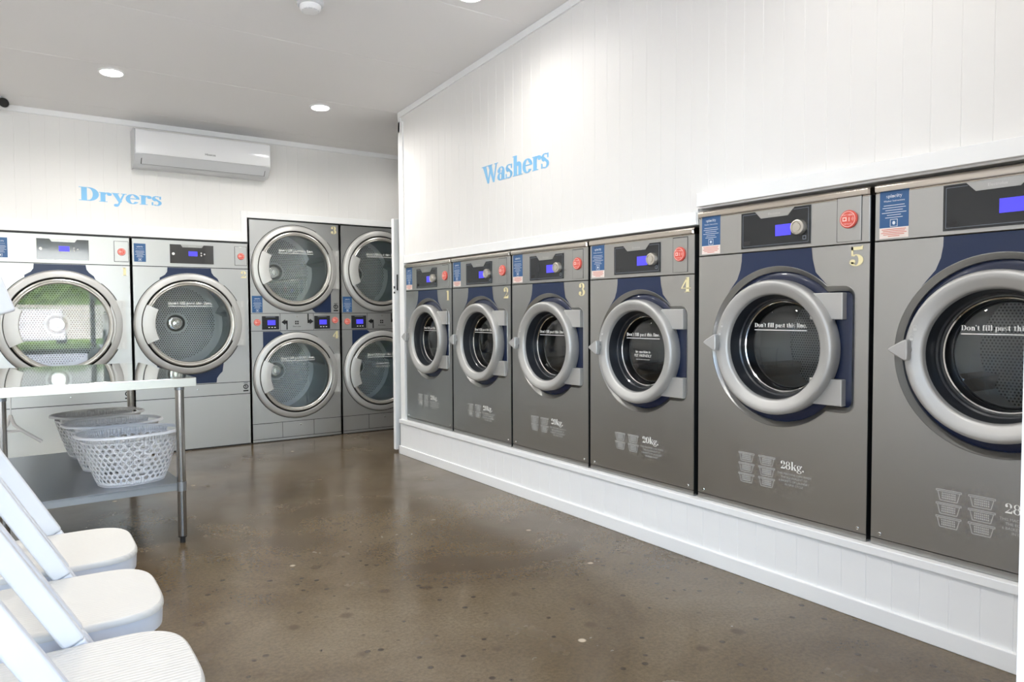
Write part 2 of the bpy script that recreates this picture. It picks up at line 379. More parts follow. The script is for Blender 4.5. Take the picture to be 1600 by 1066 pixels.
# cornice along washer wall: sloping
def cornice_y(mb, x0, x1, y0, y1, h):
    mb.add([(x0, y0, cz(y0)-h), (x1, y0, cz(y0)-h), (x1, y1, cz(y1)-h), (x0, y1, cz(y1)-h), (x0, y0, cz(y0)-.001), (x1, y0, cz(y0)-.001), (x1, y1, cz(y1)-.001), (x0, y1, cz(y1)-.001)],
           [(0, 3, 2, 1), (4, 5, 6, 7), (0, 1, 5, 4), (1, 2, 6, 5), (2, 3, 7, 6), (3, 0, 4, 7)])
mb = MB(); cornice_y(mb, W-.014, W+.01, FY, WE, .045); struct(mb.build('trim_4', trimm))
struct(MB().box(LX, RX, D-.014, D+.01, cz(D)-.042, cz(D)-.0).build('trim_5', trimm))
# back wall with openings for the dryers
mb = MB(); pb = lambda a, d, z: (a, D+d, z)
top = lambda a: cz(D)
grooved(mb, LX, -.137, 0, top, pb, start=.03)
grooved(mb, -.137, 1.690, 1.776, top, pb, start=.03)
grooved(mb, 1.690, 3.372, 1.99, top, pb, start=.03)
grooved(mb, 3.372, RX, 0, top, pb, start=.03)
for x0, x1, z0 in ((LX, -.137, 0), (-.137, 1.69, 1.776), (1.69, 3.372, 1.99), (3.372, RX, 0)): mb.box(x0, x1, D+.012, D+.1, z0, cz(D)-.002)
struct(mb.build('wall_back', wallm))
struct(MB().box(-.137, 1.637, D-.007, D+.01, 1.776, 1.862).box(1.637, 1.688, D-.007, D+.01, 1.776, 2.045).box(1.688, 3.42, D-.007, D+.01, 1.99, 2.045).build('trim_6', trimm, bevel=.0015))
struct(MB().box(LX, RX, D+1.0, D+1.1, 0, 2.75).build('wall_service', wallm))
struct(MB().box(RX, RX+.1, FY, D+1.1, 0, 3.1).build('wall_alcove', wallm))
mb = MB(); grooved(mb, FY, D, 0, cz, lambda a, d, z: (LX-d, a, z)); mb.box(LX-.1, LX-.012, FY, D+1.1, 0, 3.06); struct(mb.build('wall_left', wallm))
# platform under the washers
mb = MB(); X0 = W-.02
grooved(mb, FY, WE, .06, lambda a: .254, lambda a, d, z: (X0+d, a, z), start=1.417)
mb.box(X0+.01, W+1.0, FY, WE-.005, 0, .254)
struct(mb.build('wall_plinth', trimm))
struct(MB().box(X0-.013, W+1.0, FY, WE, .254, .2855).build('trim_7', trimm, bevel=.003))
struct(MB().box(X0-.012, X0+.01, FY, WE+.012, 0, .066).build('baseboard_right', trimm, bevel=.003))
struct(MB().box(X0-.012, X0+.1, WE, WE+.012, 0, .066).build('baseboard_end', trimm))
struct(MB().box(X0, W+1.0, WE-.005, WE, 0, .27).build('wall_plinth_end', trimm))

# service door behind the washer wall
dr = empty('door_1', (2.565, 5.40, .02)); struct(dr)
MB().box(0, .8, 0, .04, 0, 1.90).build('door_leaf', trimm, dr, bevel=.003)
h = MB(); h.tube([(.03, -.001, 1.44), (.015, -.03, 1.44), (.012, -.036, 1.43), (.012, -.036, 1.33), (.015, -.03, 1.32), (.03, -.001, 1.32)], .006); h.build('door_handle', darkg, dr, smooth=True)
MB().box(-.004, .006, -.006, .0, 1.33, 1.35).box(-.004, .006, -.006, 0, 1.29, 1.305).build('latch', darkg, dr)

# shopfront wall beside the doorway the photo is taken from
JX = .968
struct(MB().box(JX+.62, W+1.7, FY-.12, FY, 0, 3.1).build('wall_front', wallm))
struct(MB().box(JX+.06, JX+.62, FY-.07, FY-.062, .06, 2.5).build('window_1', glassS)); struct(MB().box(JX+.06, JX+.62, FY-.1, FY-.02, 0, .06).box(JX+.06, JX+.62, FY-.1, FY-.02, 2.5, 2.55).build('window_frame_1', trimm))
struct(MB().box(JX, JX+.06, FY-.14, FY+.02, 0, 2.55).build('trim_8', trimm, bevel=.004))
struct(MB().box(LX, JX+.62, FY-.12, FY, 2.55, 3.1).build('wall_front_header', wallm))
struct(MB().box(LX-.1, LX+.05, FY-.12, FY, 0, 2.55).build('wall_front_left', wallm))
struct(MB().box(LX-.5, RX+.3, FY-1.7, FY-.12, 3.12, 3.3).build('ceiling_added_sun_block', ceilm))  # unseen slab added outside to keep direct sun out of the room

# ------------------------------------------------------------------ washers
def outline(Rr, rx, hz, rc, cx, czz, n=60):
    a = asin(hz/Rr); pts = []
    for i in range(n+1):
        t = a+(2*pi-2*a)*i/n; pts.append((cx+Rr*cos(t), czz+Rr*sin(t)))
    for i in range(7): t = -pi/2+pi/2*i/6; pts.append((cx+rx-rc+rc*cos(t), czz-hz+rc+rc*sin(t)))
    for i in range(7): t = pi/2*i/6; pts.append((cx+rx-rc+rc*cos(t), czz+hz-rc+rc*sin(t)))
    return pts
def plate_with_hole(mb, rect, hole, y, m=0):
    """front plate: fan between a rectangle and the hole outline (both convex enough about the hole's middle)"""
    x0, x1, z0, z1 = rect; cx = sum(p[0] for p in hole)/len(hole); c_z = sum(p[1] for p in hole)/len(hole)
    H = [p for k, p in enumerate(hole) if k == 0 or (abs(p[0]-hole[k-1][0])+abs(p[1]-hole[k-1][1])) > 1e-6]
    def cast(p):
        dx, dz = p[0]-cx, p[1]-c_z; t = 1e9
        if dx > 1e-9: t = min(t, (x1-cx)/dx)
        if dx < -1e-9: t = min(t, (x0-cx)/dx)
        if dz > 1e-9: t = min(t, (z1-c_z)/dz)
        if dz < -1e-9: t = min(t, (z0-c_z)/dz)
        return (cx+dx*t, c_z+dz*t)
    O = [cast(p) for p in H]; n = len(H)
    def corner_between(a, b):
        def side(p):
            if abs(p[0]-x1) < 1e-6: return 0
            if abs(p[1]-z1) < 1e-6: return 1
            if abs(p[0]-x0) < 1e-6: return 2
            return 3
        sa, sb = side(a), side(b)
        if sa == sb: return None
        pr_ = {frozenset((0, 1)): (x1, z1), frozenset((1, 2)): (x0, z1), frozenset((2, 3)): (x0, z0), frozenset((3, 0)): (x1, z0)}
        return pr_.get(frozenset((sa, sb)))
    for k in range(n):
        a, b, oa, ob = H[k], H[(k+1) % n], O[k], O[(k+1) % n]
        if abs(oa[0]-ob[0])+abs(oa[1]-ob[1]) < 1e-7: mb.flat([a, b, oa], y, m); continue
        c = corner_between(oa, ob)
        mb.flat([a, b, ob, c, oa] if c else [a, b, ob, oa], y, m)

def sticker(parent, x0, x1, z0, z1, pale=True, label=None):
    mb = MB(); w = x1-x0; h = z1-z0; zb = z0+h*(.22 if pale else 0); cx = (x0+x1)/2
    mb.prism([(x0, zb), (x1, zb), (x1, z1), (x0, z1)], -.0015, 0, 0)
    if pale: mb.prism([(x0, z0), (x1, z0), (x1, zb), (x0, zb)], -.0014, 0, 2)
    y = -.002; H = z1-zb
    serif(mb, 'spincity', cx, z1-H*.2, w*.155, y, 1, 'c')
    sans(mb, 'Washer Instructions' if pale else 'Dryer Instructions', cx, z1-H*.31, w*.088, y, 1)
    for k in range(6): hw = w*(.36, .40, .30, .42, .24, .3)[k]; mb.flat([(cx-hw, z1-H*(.40+.065*k)), (cx+hw, z1-H*(.40+.065*k)), (cx+hw, z1-H*(.415+.065*k)), (cx-hw, z1-H*(.415+.065*k))], y, 1)
    q = w*.13; qz = z1-H*.88
    for a in (((cx-q, qz-q), (cx+q, qz-q), (cx+q, qz-q*.86), (cx-q, qz-q*.86)), ((cx-q, qz+q*.86), (cx+q, qz+q*.86), (cx+q, qz+q), (cx-q, qz+q)),
              ((cx-q, qz-q), (cx-q*.86, qz-q), (cx-q*.86, qz+q), (cx-q, qz+q)), ((cx+q*.86, qz-q), (cx+q, qz-q), (cx+q, qz+q), (cx+q*.86, qz+q))): mb.flat(a, y, 1)
    mb.flat(arc(cx, qz, q*.4, q*.5, 0, 330, 11), y, 1)
    if pale:
        for k in range(5): hw = w*(.42, .38, .44, .36, .2)[k]; zz = zb-(zb-z0)*(.17+.16*k); mb.flat([(cx-hw, zz-w*.012), (cx+hw, zz-w*.012), (cx+hw, zz+w*.012), (cx-hw, zz+w*.012)], y, 3)
    o = mb.build('instruction_sticker', [stb, stw, stp, str_], parent); o['label'] = label or 'blue instruction sticker'
    return o
def red_button(parent, x, z, r):
    mb = MB(); mb.lathe([(r, 0), (r, -.006), (r*.93, -.009), (r*.0, -.009)], x, z, 32)
    y = -.0096; mb.add([(x+r*.86*cos(radians(a)), y, z+r*.86*sin(radians(a))) for a in range(0, 360, 12)]+[(x+r*.80*cos(radians(a)), y, z+r*.80*sin(radians(a))) for a in range(0, 360, 12)],
                       [(k, (k+1) % 30, (k+1) % 30+30, k+30) for k in range(30)], 1)
    sans(mb, 'PAY HERE', x, z+r*.36, r*.30, y, 1)
    mb.flat([(x-r*.62, z-r*.22), (x-r*.12, z-r*.22), (x-r*.12, z+r*.24), (x-r*.62, z+r*.24)], y, 1)
    mb.flat([(x-r*.5, z-r*.1), (x-r*.26, z-r*.1), (x-r*.26, z+r*.12), (x-r*.5, z+r*.12)], y-.0003, 0)
    mb.flat([(x+.1*r, z-r*.25), (x+r*.2, z-r*.25), (x+r*.2, z+r*.2), (x+.1*r, z+r*.2)], y, 1)
    for k in (0, 1, 2): mb.flat(arc(x+r*.36, z, r*(.12+.1*k), r*(.12+.1*k), -50, 50, 8)+arc(x+r*.36, z, r*(.09+.1*k), r*(.09+.1*k), 50, -50, 8), y, 1)
    sans(mb, 'TAP & GO', x, z-r*.6, r*.22, y, 1)
    return mb.build('payment_button', [redm, redl], parent, smooth=True)
def number(parent, txt, x, z, h, m=None):
    mb = MB(); w = glyph(txt)[1]*h/.7; serif(mb, txt, x-w/2, z-h/2, h/.7, -.0012, 0); q_ = [(x+(p[0]-x)*1.12, p[1], p[2]) for p in mb.v]; f_ = list(mb.f); mb.v = [(a-.0016, b, c) for a, b, c in q_]; mb.add([(a+.0016, b-.0002, c) for a, b, c in q_], f_)
    o = mb.build('number_decal', m or cream, parent); o['label'] = 'cream number '+txt; return o

def make_washer(w, H, seam, dz, Rd, Rrec, kg, nbask, disp, flap, red, num, stk, bask_box, kgpos, hinge):
    root = empty('washing_machine', (0, 0, 0)); cx = .008; hw = w/2
    dep = .72; t = .012
    rx, hz, rc = Rrec+.008, Rrec*.725, .035
    # side and back of the cabinet
    mb = MB(); mb.box(-hw, -hw+.01, .002, dep, .01, H-.03); mb.box(hw-.01, hw, .002, dep, .01, H-.03); mb.box(-hw, hw, dep-.01, dep, .01, H-.03); mb.box(-hw+.01, hw-.01, .05, dep-.01, .0, .012)
    mb.build('cabinet', sidem, root)
    # lower front with the moulded opening
    mb = MB(); o0 = outline(Rrec+.012, rx+.012, hz+.012, rc+.012, cx, dz)
    z0 = .028
    plate_with_hole(mb, (-hw+.002, hw-.002, z0, seam-.004), o0, 0)
    rings = [(.012, 0), (.011, -.002), (.0095, -.002), (.008, .0), (-.006, .013), (-.0095, .016), (-.011, .03)]
    prev = None
    for off, y in rings:
        o = [(p[0], y, p[1]) for p in outline(Rrec+off, rx+off, hz+off, max(rc+off, .004), cx, dz)]
        if prev: n = len(o); mb.add(prev+o, [(k, (k+1) % n, (k+1) % n+n, k+n) for k in range(n)])
        prev = o
    mb.box(-hw+.002, hw-.002, .0005, .02, z0-.026, z0-.003)
    mb.add([(-hw+.002, 0, z0), (-hw+.002, 0, seam-.004), (-hw+.002, .02, seam-.004), (-hw+.002, .02, z0)], [(0, 1, 2, 3)])
    mb.add([(hw-.002, 0, z0), (hw-.002, 0, seam-.004), (hw-.002, .02, seam-.004), (hw-.002, .02, z0)], [(0, 1, 2, 3)])
    mb.add([(-hw+.002, 0, seam-.004), (hw-.002, 0, seam-.004), (hw-.002, .02, seam-.004), (-hw+.002, .02, seam-.004)], [(0, 1, 2, 3)])
    mb.build('front_panel', steelA, root, smooth=True, angle=30)
    # navy floor of the opening, with a round hole for the drum
    mb = MB(); ro = outline(Rrec-.0105, rx-.0105, hz-.0105, rc-.0105, cx, dz); n = len(ro)
    rh = Rd-.04; inner = []
    for p in ro: a = atan2(p[1]-dz, p[0]-cx); inner.append((cx+rh*cos(a), .032, dz+rh*sin(a)))
    mid = [(cx+(p[0]-cx)*.93, .018, dz+(p[1]-dz)*.93) for p in ro]; o1 = [(p[0], .028, p[1]) for p in ro]
    mb.add(o1+mid+inner, [(k, (k+1) % n, (k+1) % n+n, k+n) for k in range(n)]+[(k+n, (k+1) % n+n, (k+1) % n+2*n, k+2*n) for k in range(n)])
    mb.build('door_recess', navyr, root, smooth=True, angle=50)
    # navy shape above the door
    mb = MB(); Ra = Rrec+.0125; s = w/.805
    L_ = [(-.172*s+cx, seam-.004), (-.173*s+cx, seam-.035*s), (-.180*s+cx, seam-.075*s), (-.196*s+cx, seam-.115*s)]
    a0 = 137 if kg == 28 else 138; a1 = 47
    L_.append((cx+Ra*cos(radians(a0)), dz+Ra*sin(radians(a0))))
    A_ = arc(cx, dz, Ra, Ra, a0, a1, 24)[1:-1]
    R2 = [(cx+Ra*cos(radians(a1)), dz+Ra*sin(radians(a1))), (.176*s+cx, seam-.10*s), (.163*s+cx, seam-.05*s), (.158*s+cx, seam-.004)]
    mb.flat(L_+A_+R2, -.001); mb.build('navy_accent_panel', navy, root)
    # header with control fascia
    mb = MB(); mb.box(-hw+.002, hw-.002, -.001, .03, seam, H-.033); mb.build('header_panel', steelA, root, bevel=.002)
    mb = MB(); mb.box(-hw+.01, hw-.01, .012, .03, seam-.006, seam+.001); mb.build('seam_shadow_gap', darkg, root)
    mb = MB(); prof = [(.0, H-.031), (-.012, H-.028), (-.014, H-.02), (-.013, H-.008), (-.006, H-.001), (.004, H), (.05, H)]
    n = len(prof); sx = [(-hw+.0, .006), (-hw+.006, 0), (hw-.006, 0), (hw-.0, .006)]
    mb.add([(x, y+dy, z) for x, dy in sx for y, z in prof], [(a*n+k, (a+1)*n+k, (a+1)*n+k+1, a*n+k+1) for a in range(3) for k in range(n-1)]+[tuple(range(n)), tuple(3*n+k for k in range(n))])
    mb.box(-hw+.004, hw-.004, .0, .06, H-.036, H-.003)
    mb.build('top_rim', steelT, root, smooth=True)
    dx0, dx1, dz0, dz1 = disp; mb = MB(); mb.prism([(dx0, dz0), (dx1, dz0), (dx1, dz1), (dx0, dz1)], -.004, 0, 0)
    y = -.0046; b = .009; lw = .0016
    def line(p, q, m=1):
        dx, dzz = q[0]-p[0], q[1]-p[1]; l = sqrt(dx*dx+dzz*dzz); nx, nz = -dzz/l*lw/2, dx/l*lw/2
        mb.flat([(p[0]+nx, p[1]+nz), (q[0]+nx, q[1]+nz), (q[0]-nx, q[1]-nz), (p[0]-nx, p[1]-nz)], y, m)
    mx_ = (dx0+dx1)/2; tw = (dx1-dx0)*.27; tb = dz1-(dz1-dz0)*.2
    line((dx0+b, dz0+b), (dx1-b, dz0+b)); line((dx0+b, dz0+b), (dx0+b, dz1-b)); line((dx1-b, dz0+b), (dx1-b, dz1-b))
    line((dx0+b, dz1-b), (mx_-tw, dz1-b)); line((mx_+tw, dz1-b), (dx1-b, dz1-b))
    mb.prism([(mx_-tw*1.05, dz1), (mx_-tw*.72, tb), (mx_+tw*.72, tb), (mx_+tw*1.05, dz1)], -.0065, -.004, 2)
    sans(mb, 'Electrolux', mx_, dz1-(dz1-dz0)*.13, .014, -.0068, 3)
    mb.flat([(dx1-.034, dz0+.018), (dx1-.018, dz0+.018), (dx1-.018, dz0+.034), (dx1-.034, dz0+.034)], y, 1)
    mb.flat([(dx1-.031, dz0+.021), (dx1-.021, dz0+.021), (dx1-.021, dz0+.031), (dx1-.031, dz0+.031)], y-.0003, 0)
    mb.flat([(dx0+.014, dz0+.014), (dx0+.046, dz0+.014), (dx0+.046, dz0+.032), (dx0+.014, dz0+.032)], y, 4)
    cp = mb.build('control_panel', [panelb, panelo, steelA, greyp, blackp], root)
    sx0 = mx_+.005; sz = dz0+(dz1-dz0)*.42
    MB().prism([(sx0, sz-.022), (sx0+.072, sz-.022), (sx0+.072, sz+.024), (sx0, sz+.024)], -.0055, -.004).build('screen', screenm, cp)
    mb = MB(); kx, kz, kr = sx0+.112, sz+.004, .031
    mb.lathe([(kr, -.004), (kr, -.020), (kr*.93, -.026), (kr*.78, -.027), (kr*.72, -.023), (kr*.55, -.023), (kr*.5, -.027), (0, -.0275)], kx, kz, 40)
    mb.build('knob', knobm, cp, smooth=True, angle=30)
    fx0, fx1, fz0, fz1 = flap
    mb = MB()
    mb.box(fx0, fx1, -.0035, .0, fz0, fz1); fl = mb.build('payment_flap', steelA, root, bevel=.0015)
    mb = MB(); mb.box(fx0-.002, fx1+.002, -.0018, .0, fz0, fz1+.003); mb.build('flap_gap', darkg, fl)
    rb = red_button(root, red[0], red[1], .034); rb.location.y = -.0035
    number(root, '1', num[0], num[1], num[2])
    sticker(root, *stk)
    # load decal
    mb = MB(); x0, x1, z0b, z1b, rows = bask_box
    bw = (x1-x0)*.44; bh = (z1b-z0b)/rows*.80; y = -.0012
    for r in range(rows):
        for c in range(2):
            bx = x0+c*(x1-x0-bw); bz = z1b-(r)*(z1b-z0b)/rows-bh; l = .0011
            def seg(p, q, l=l):
                dx, dzz = q[0]-p[0], q[1]-p[1]; ln = sqrt(dx*dx+dzz*dzz); nx, nz = -dzz/ln*l, dx/ln*l
                mb.flat([(p[0]+nx, p[1]+nz), (q[0]+nx, q[1]+nz), (q[0]-nx, q[1]-nz), (p[0]-nx, p[1]-nz)], y, 0)
            seg((bx, bz+bh), (bx+bw, bz+bh)); seg((bx, bz+bh*.86), (bx+bw, bz+bh*.86)); seg((bx, bz+bh), (bx, bz+bh*.86)); seg((bx+bw, bz+bh), (bx+bw, bz+bh*.86))
            seg((bx+bw*.06, bz+bh*.86), (bx+bw*.16, bz)); seg((bx+bw*.94, bz+bh*.86), (bx+bw*.84, bz)); seg((bx+bw*.16, bz), (bx+bw*.84, bz))
            for q in range(3):
                for k in range(8):
                    xx = bx+bw*(.25+.5*k/7); zz = bz+bh*(.17+.21*q)
                    mb.flat([(xx-bw*.022, zz), (xx+bw*.022, zz), (xx+bw*.022, zz+bh*.14), (xx-bw*.022, zz+bh*.14)], y, 0)
    kx0, kzz = kgpos; serif(mb, '%dkg.' % kg, kx0, kzz, .046, y, 1)
    for k, s_ in enumerate(('THIS MACHINE CAN WASH', 'THE EQUIVALENT OF', '%d BASKETS OF LAUNDRY' % (rows*2), 'IN ONE CYCLE')): sans(mb, s_, kx0+.062, kzz-.024-k*.0145, .0125, y, 0)
    mb.build('load_decal', [greyp, greyd], root)
    for sxx in (-hw+.035, hw-.035):
        MB().lathe([(.006, 0), (.006, -.002), (.004, -.0035), (0, -.0035)], sxx, .045, 12).build('screw', chrome, root, smooth=True)
    for sxx in (-hw+.03, hw-.03): MB().box(sxx-.02, sxx+.02, .03, .08, -.0015, .01).build('foot', darkg, root)
    # door
    ri = Rd*.785
    prof = [(Rd-.006, .02), (Rd, .004), (Rd, -.034), (Rd-.003, -.044), (Rd-.008, -.0495), (Rd-.015, -.051), (Rd-.03, -.0475), (ri+.010, -.0395), (ri+.003, -.037), (ri, -.031), (ri-.003, -.018)]
    door = MB().lathe(prof, cx, dz, 96).build('door', steelR, root, smooth=True, angle=60)
    MB().lathe([(ri-.003, -.02), (ri-.009, .0), (ri-.014, .026), (ri-.020, .030), (ri-.026, .055), (ri-.031, .058), (ri-.034, .10)], cx, dz, 72).build('gasket', rubber, door, smooth=True, angle=30)
    rg = ri-.026
    mb = MB(); mb.lathe([(rg+.002, .050), (rg-.003, .047), (rg-.007, .050), (rg-.003, .054)], cx, dz, 72); mb.lathe([(rg-.012, .092), (rg-.017, .088), (rg-.020, .094), (rg-.015, .097)], cx, dz, 72)
    mb.build('chrome_bezel', chrome, door, smooth=True)
    MB().lathe([(rg-.004, .052), (rg*.9, .045), (rg*.7, .039), (rg*.4, .035), (.0, .034)], cx, dz, 72).build('door_glass', glassW, door, smooth=True)
    mb = MB(); tw_ = serif(mb, "Don't fill past this line.", cx, dz+rg*.42, rg*.128, .026, 0, 'c')
    mb.flat([(cx-tw_/2, dz+rg*.35), (cx+tw_/2, dz+rg*.35), (cx+tw_/2, dz+rg*.367), (cx-tw_/2, dz+rg*.367)], .026)
    mb.build('fill_line_text', greyd, door)
    for (hx0, hx1, hz0, hz1) in hinge:
        MB().box(cx+hx0, cx+hx1, -.012, .02, dz+hz0, dz+hz1).build('hinge_block', steelR, door, bevel=.003)
    # lever handle: a three-armed grip
    pts = []
    R3 = .042
    for k in range(36):
        t = 2*pi*k/36; q = .48; pts.append((-(R3*1.1)*(q*(2*cos(t)+cos(2*t))/3+(1-q)*.6*cos(t)), (R3*1.25)*(q*(2*sin(t)-sin(2*t))/3+(1-q)*.6*sin(t))))
    hx, hz_ = cx-Rd+.006, dz+.012
    mb = MB(); mb.prism([(hx+p[0]*1.15, hz_+p[1]) for p in pts], -.082, -.056); mb.lathe([(.016, -.03), (.013, -.058)], hx+.01, hz_, 20)
    mb.build('handle', handm, door, smooth=True, bevel=.004, angle=40)
    mb = MB()
    for q in (-.5, .5): 
        qx, qz = hx+.030+q*.0, hz_+.062+q*.034
        mb.lathe([(.0075, -.0515), (.0062, -.0515)], qx+.012*q, qz, 16); mb.flat([(qx+.012*q-.006, qz-.012), (qx+.012*q+.006, qz-.012), (qx+.012*q+.006, qz-.004), (qx+.012*q-.006, qz-.004)], -.0515)
    mb.build('lock_symbols', greyp, door)
    # drum
    rdm = rg+.045
    mb = MB(); mb.lathe([(rg-.010, .10), (rdm, .115), (rdm, .45)], cx, dz, 64, m=0)
    for a in (90, 210, 330):
        ca, sa = cos(radians(a)), sin(radians(a)); q = rdm
        mb.add([(cx+q*cos(radians(a-9)), .13, dz+q*sin(radians(a-9))), (cx+q*cos(radians(a+9)), .13, dz+q*sin(radians(a+9))), (cx+(q-.05)*ca, .15, dz+(q-.05)*sa),
                (cx+q*cos(radians(a-9)), .44, dz+q*sin(radians(a-9))), (cx+q*cos(radians(a+9)), .44, dz+q*sin(radians(a+9))), (cx+(q-.05)*ca, .43, dz+(q-.05)*sa)], [(0, 1, 2), (0, 2, 5, 3), (1, 4, 5, 2)])
    dm = mb.build('drum', drumw, root, smooth=True, angle=30)
    db = MB().lathe([(rdm, 0), (.03, -.015), (0, -.02)], 0, 0, 48).build('drum_back', perfW, dm, smooth=True); db.location = (cx, .45, dz)
    return root

w20 = make_washer(.735, 1.254, 1.04, .665, .262, .300, 20, 4, (-.172, .155, 1.057, 1.203), (.236, .325, 1.05, 1.212), (.281, 1.135), (.318, .99, .066),
                  (-.352, -.251, 1.05, 1.222), (-.166, .005, .139, .232, 2), (.034, .205), ((.16, .300, .115, .212), (.16, .300, -.212, -.115)))
w28 = make_washer(.805, 1.32, 1.117, .716, .278, .322, 28, 6, (-.166, .162, 1.131, 1.283), (.273, .368, 1.125, 1.292), (.321, 1.208), (.353, 1.068, .07),
                  (-.384, -.281, 1.124, 1.295), (-.173, .009, .115, .252, 3), (.036, .215), ((.16, .296, .115, .218), (.16, .296, -.218, -.115)))
def drop_number(root, txt):
    for ch in list(root.children):
        if ch.name.startswith('number_decal'):
            mb = MB(); x = sum(v.co.x for v in ch.data.vertices)/len(ch.data.vertices); zs = [v.co.z for v in ch.data.vertices]
            h = .07; z = (max(zs)+min(zs))/2; w = glyph(txt)[1]*h/.7; x = .318 if root in small else .353; serif(mb, txt, x-w/2, z-h/2, h/.7, -.0012, 0); q_ = [(x+(p[0]-x)*1.12, p[1], p[2]) for p in mb.v]; f_ = list(mb.f); mb.v = [(a-.0016, b, c) for a, b, c in q_]; mb.add([(a+.0016, b-.0002, c) for a, b, c in q_], f_)
            tmp = mb.build('number_decal', cream); ch.data = tmp.data; bpy.data.objects.remove(tmp); ch['label'] = 'cream number '+txt
small = [w20]+[copy_tree(w20) for _ in range(3)]; big = [w28, copy_tree(w28)]
wlabel = ['small grey washing machine numbered 1 at the far end of the row beside the door',
          'small grey front-loading washing machine numbered 2, between machines 1 and 3',
          'small grey front-loading washing machine numbered 3, between machines 2 and 4',
          'grey front-loading washing machine numbered 4, 20kg, with pet friendly print on its door glass',
          'large grey front-loading washing machine numbered 5, 28kg, fully in view',
          'large grey front-loading washing machine at the right edge, cut off by the white door jamb']
for i, m_ in enumerate(small):
    m_.location = (W, 2.6255+.75*(3-i), .2855); m_.rotation_euler = (0, 0, -pi/2)
    tag(m_, wlabel[i], 'washing machine', 'washing machines along the right wall'); drop_number(m_, str(i+1))
for i, m_ in enumerate(big):
    m_.location = (W, 1.8315-.82*i, .2855); m_.rotation_euler = (0, 0, -pi/2)
    tag(m_, wlabel[4+i], 'washing machine', 'washing machines along the right wall'); drop_number(m_, str(5+i))
# extra print on the glass of machine 4
dr4 = [c for c in small[3].children if c.name.startswith('door') and not c.name.startswith('door_')][0]
mb = MB(); serif(mb, 'This machine is', .008, .655, .017, .026, 0, 'c'); sans(mb, 'PET FRIENDLY', .008, .635, .019, .026); sans(mb, 'scan for more information', .008, .620, .009, .026)
mb.build('pet_print', greyd, dr4)

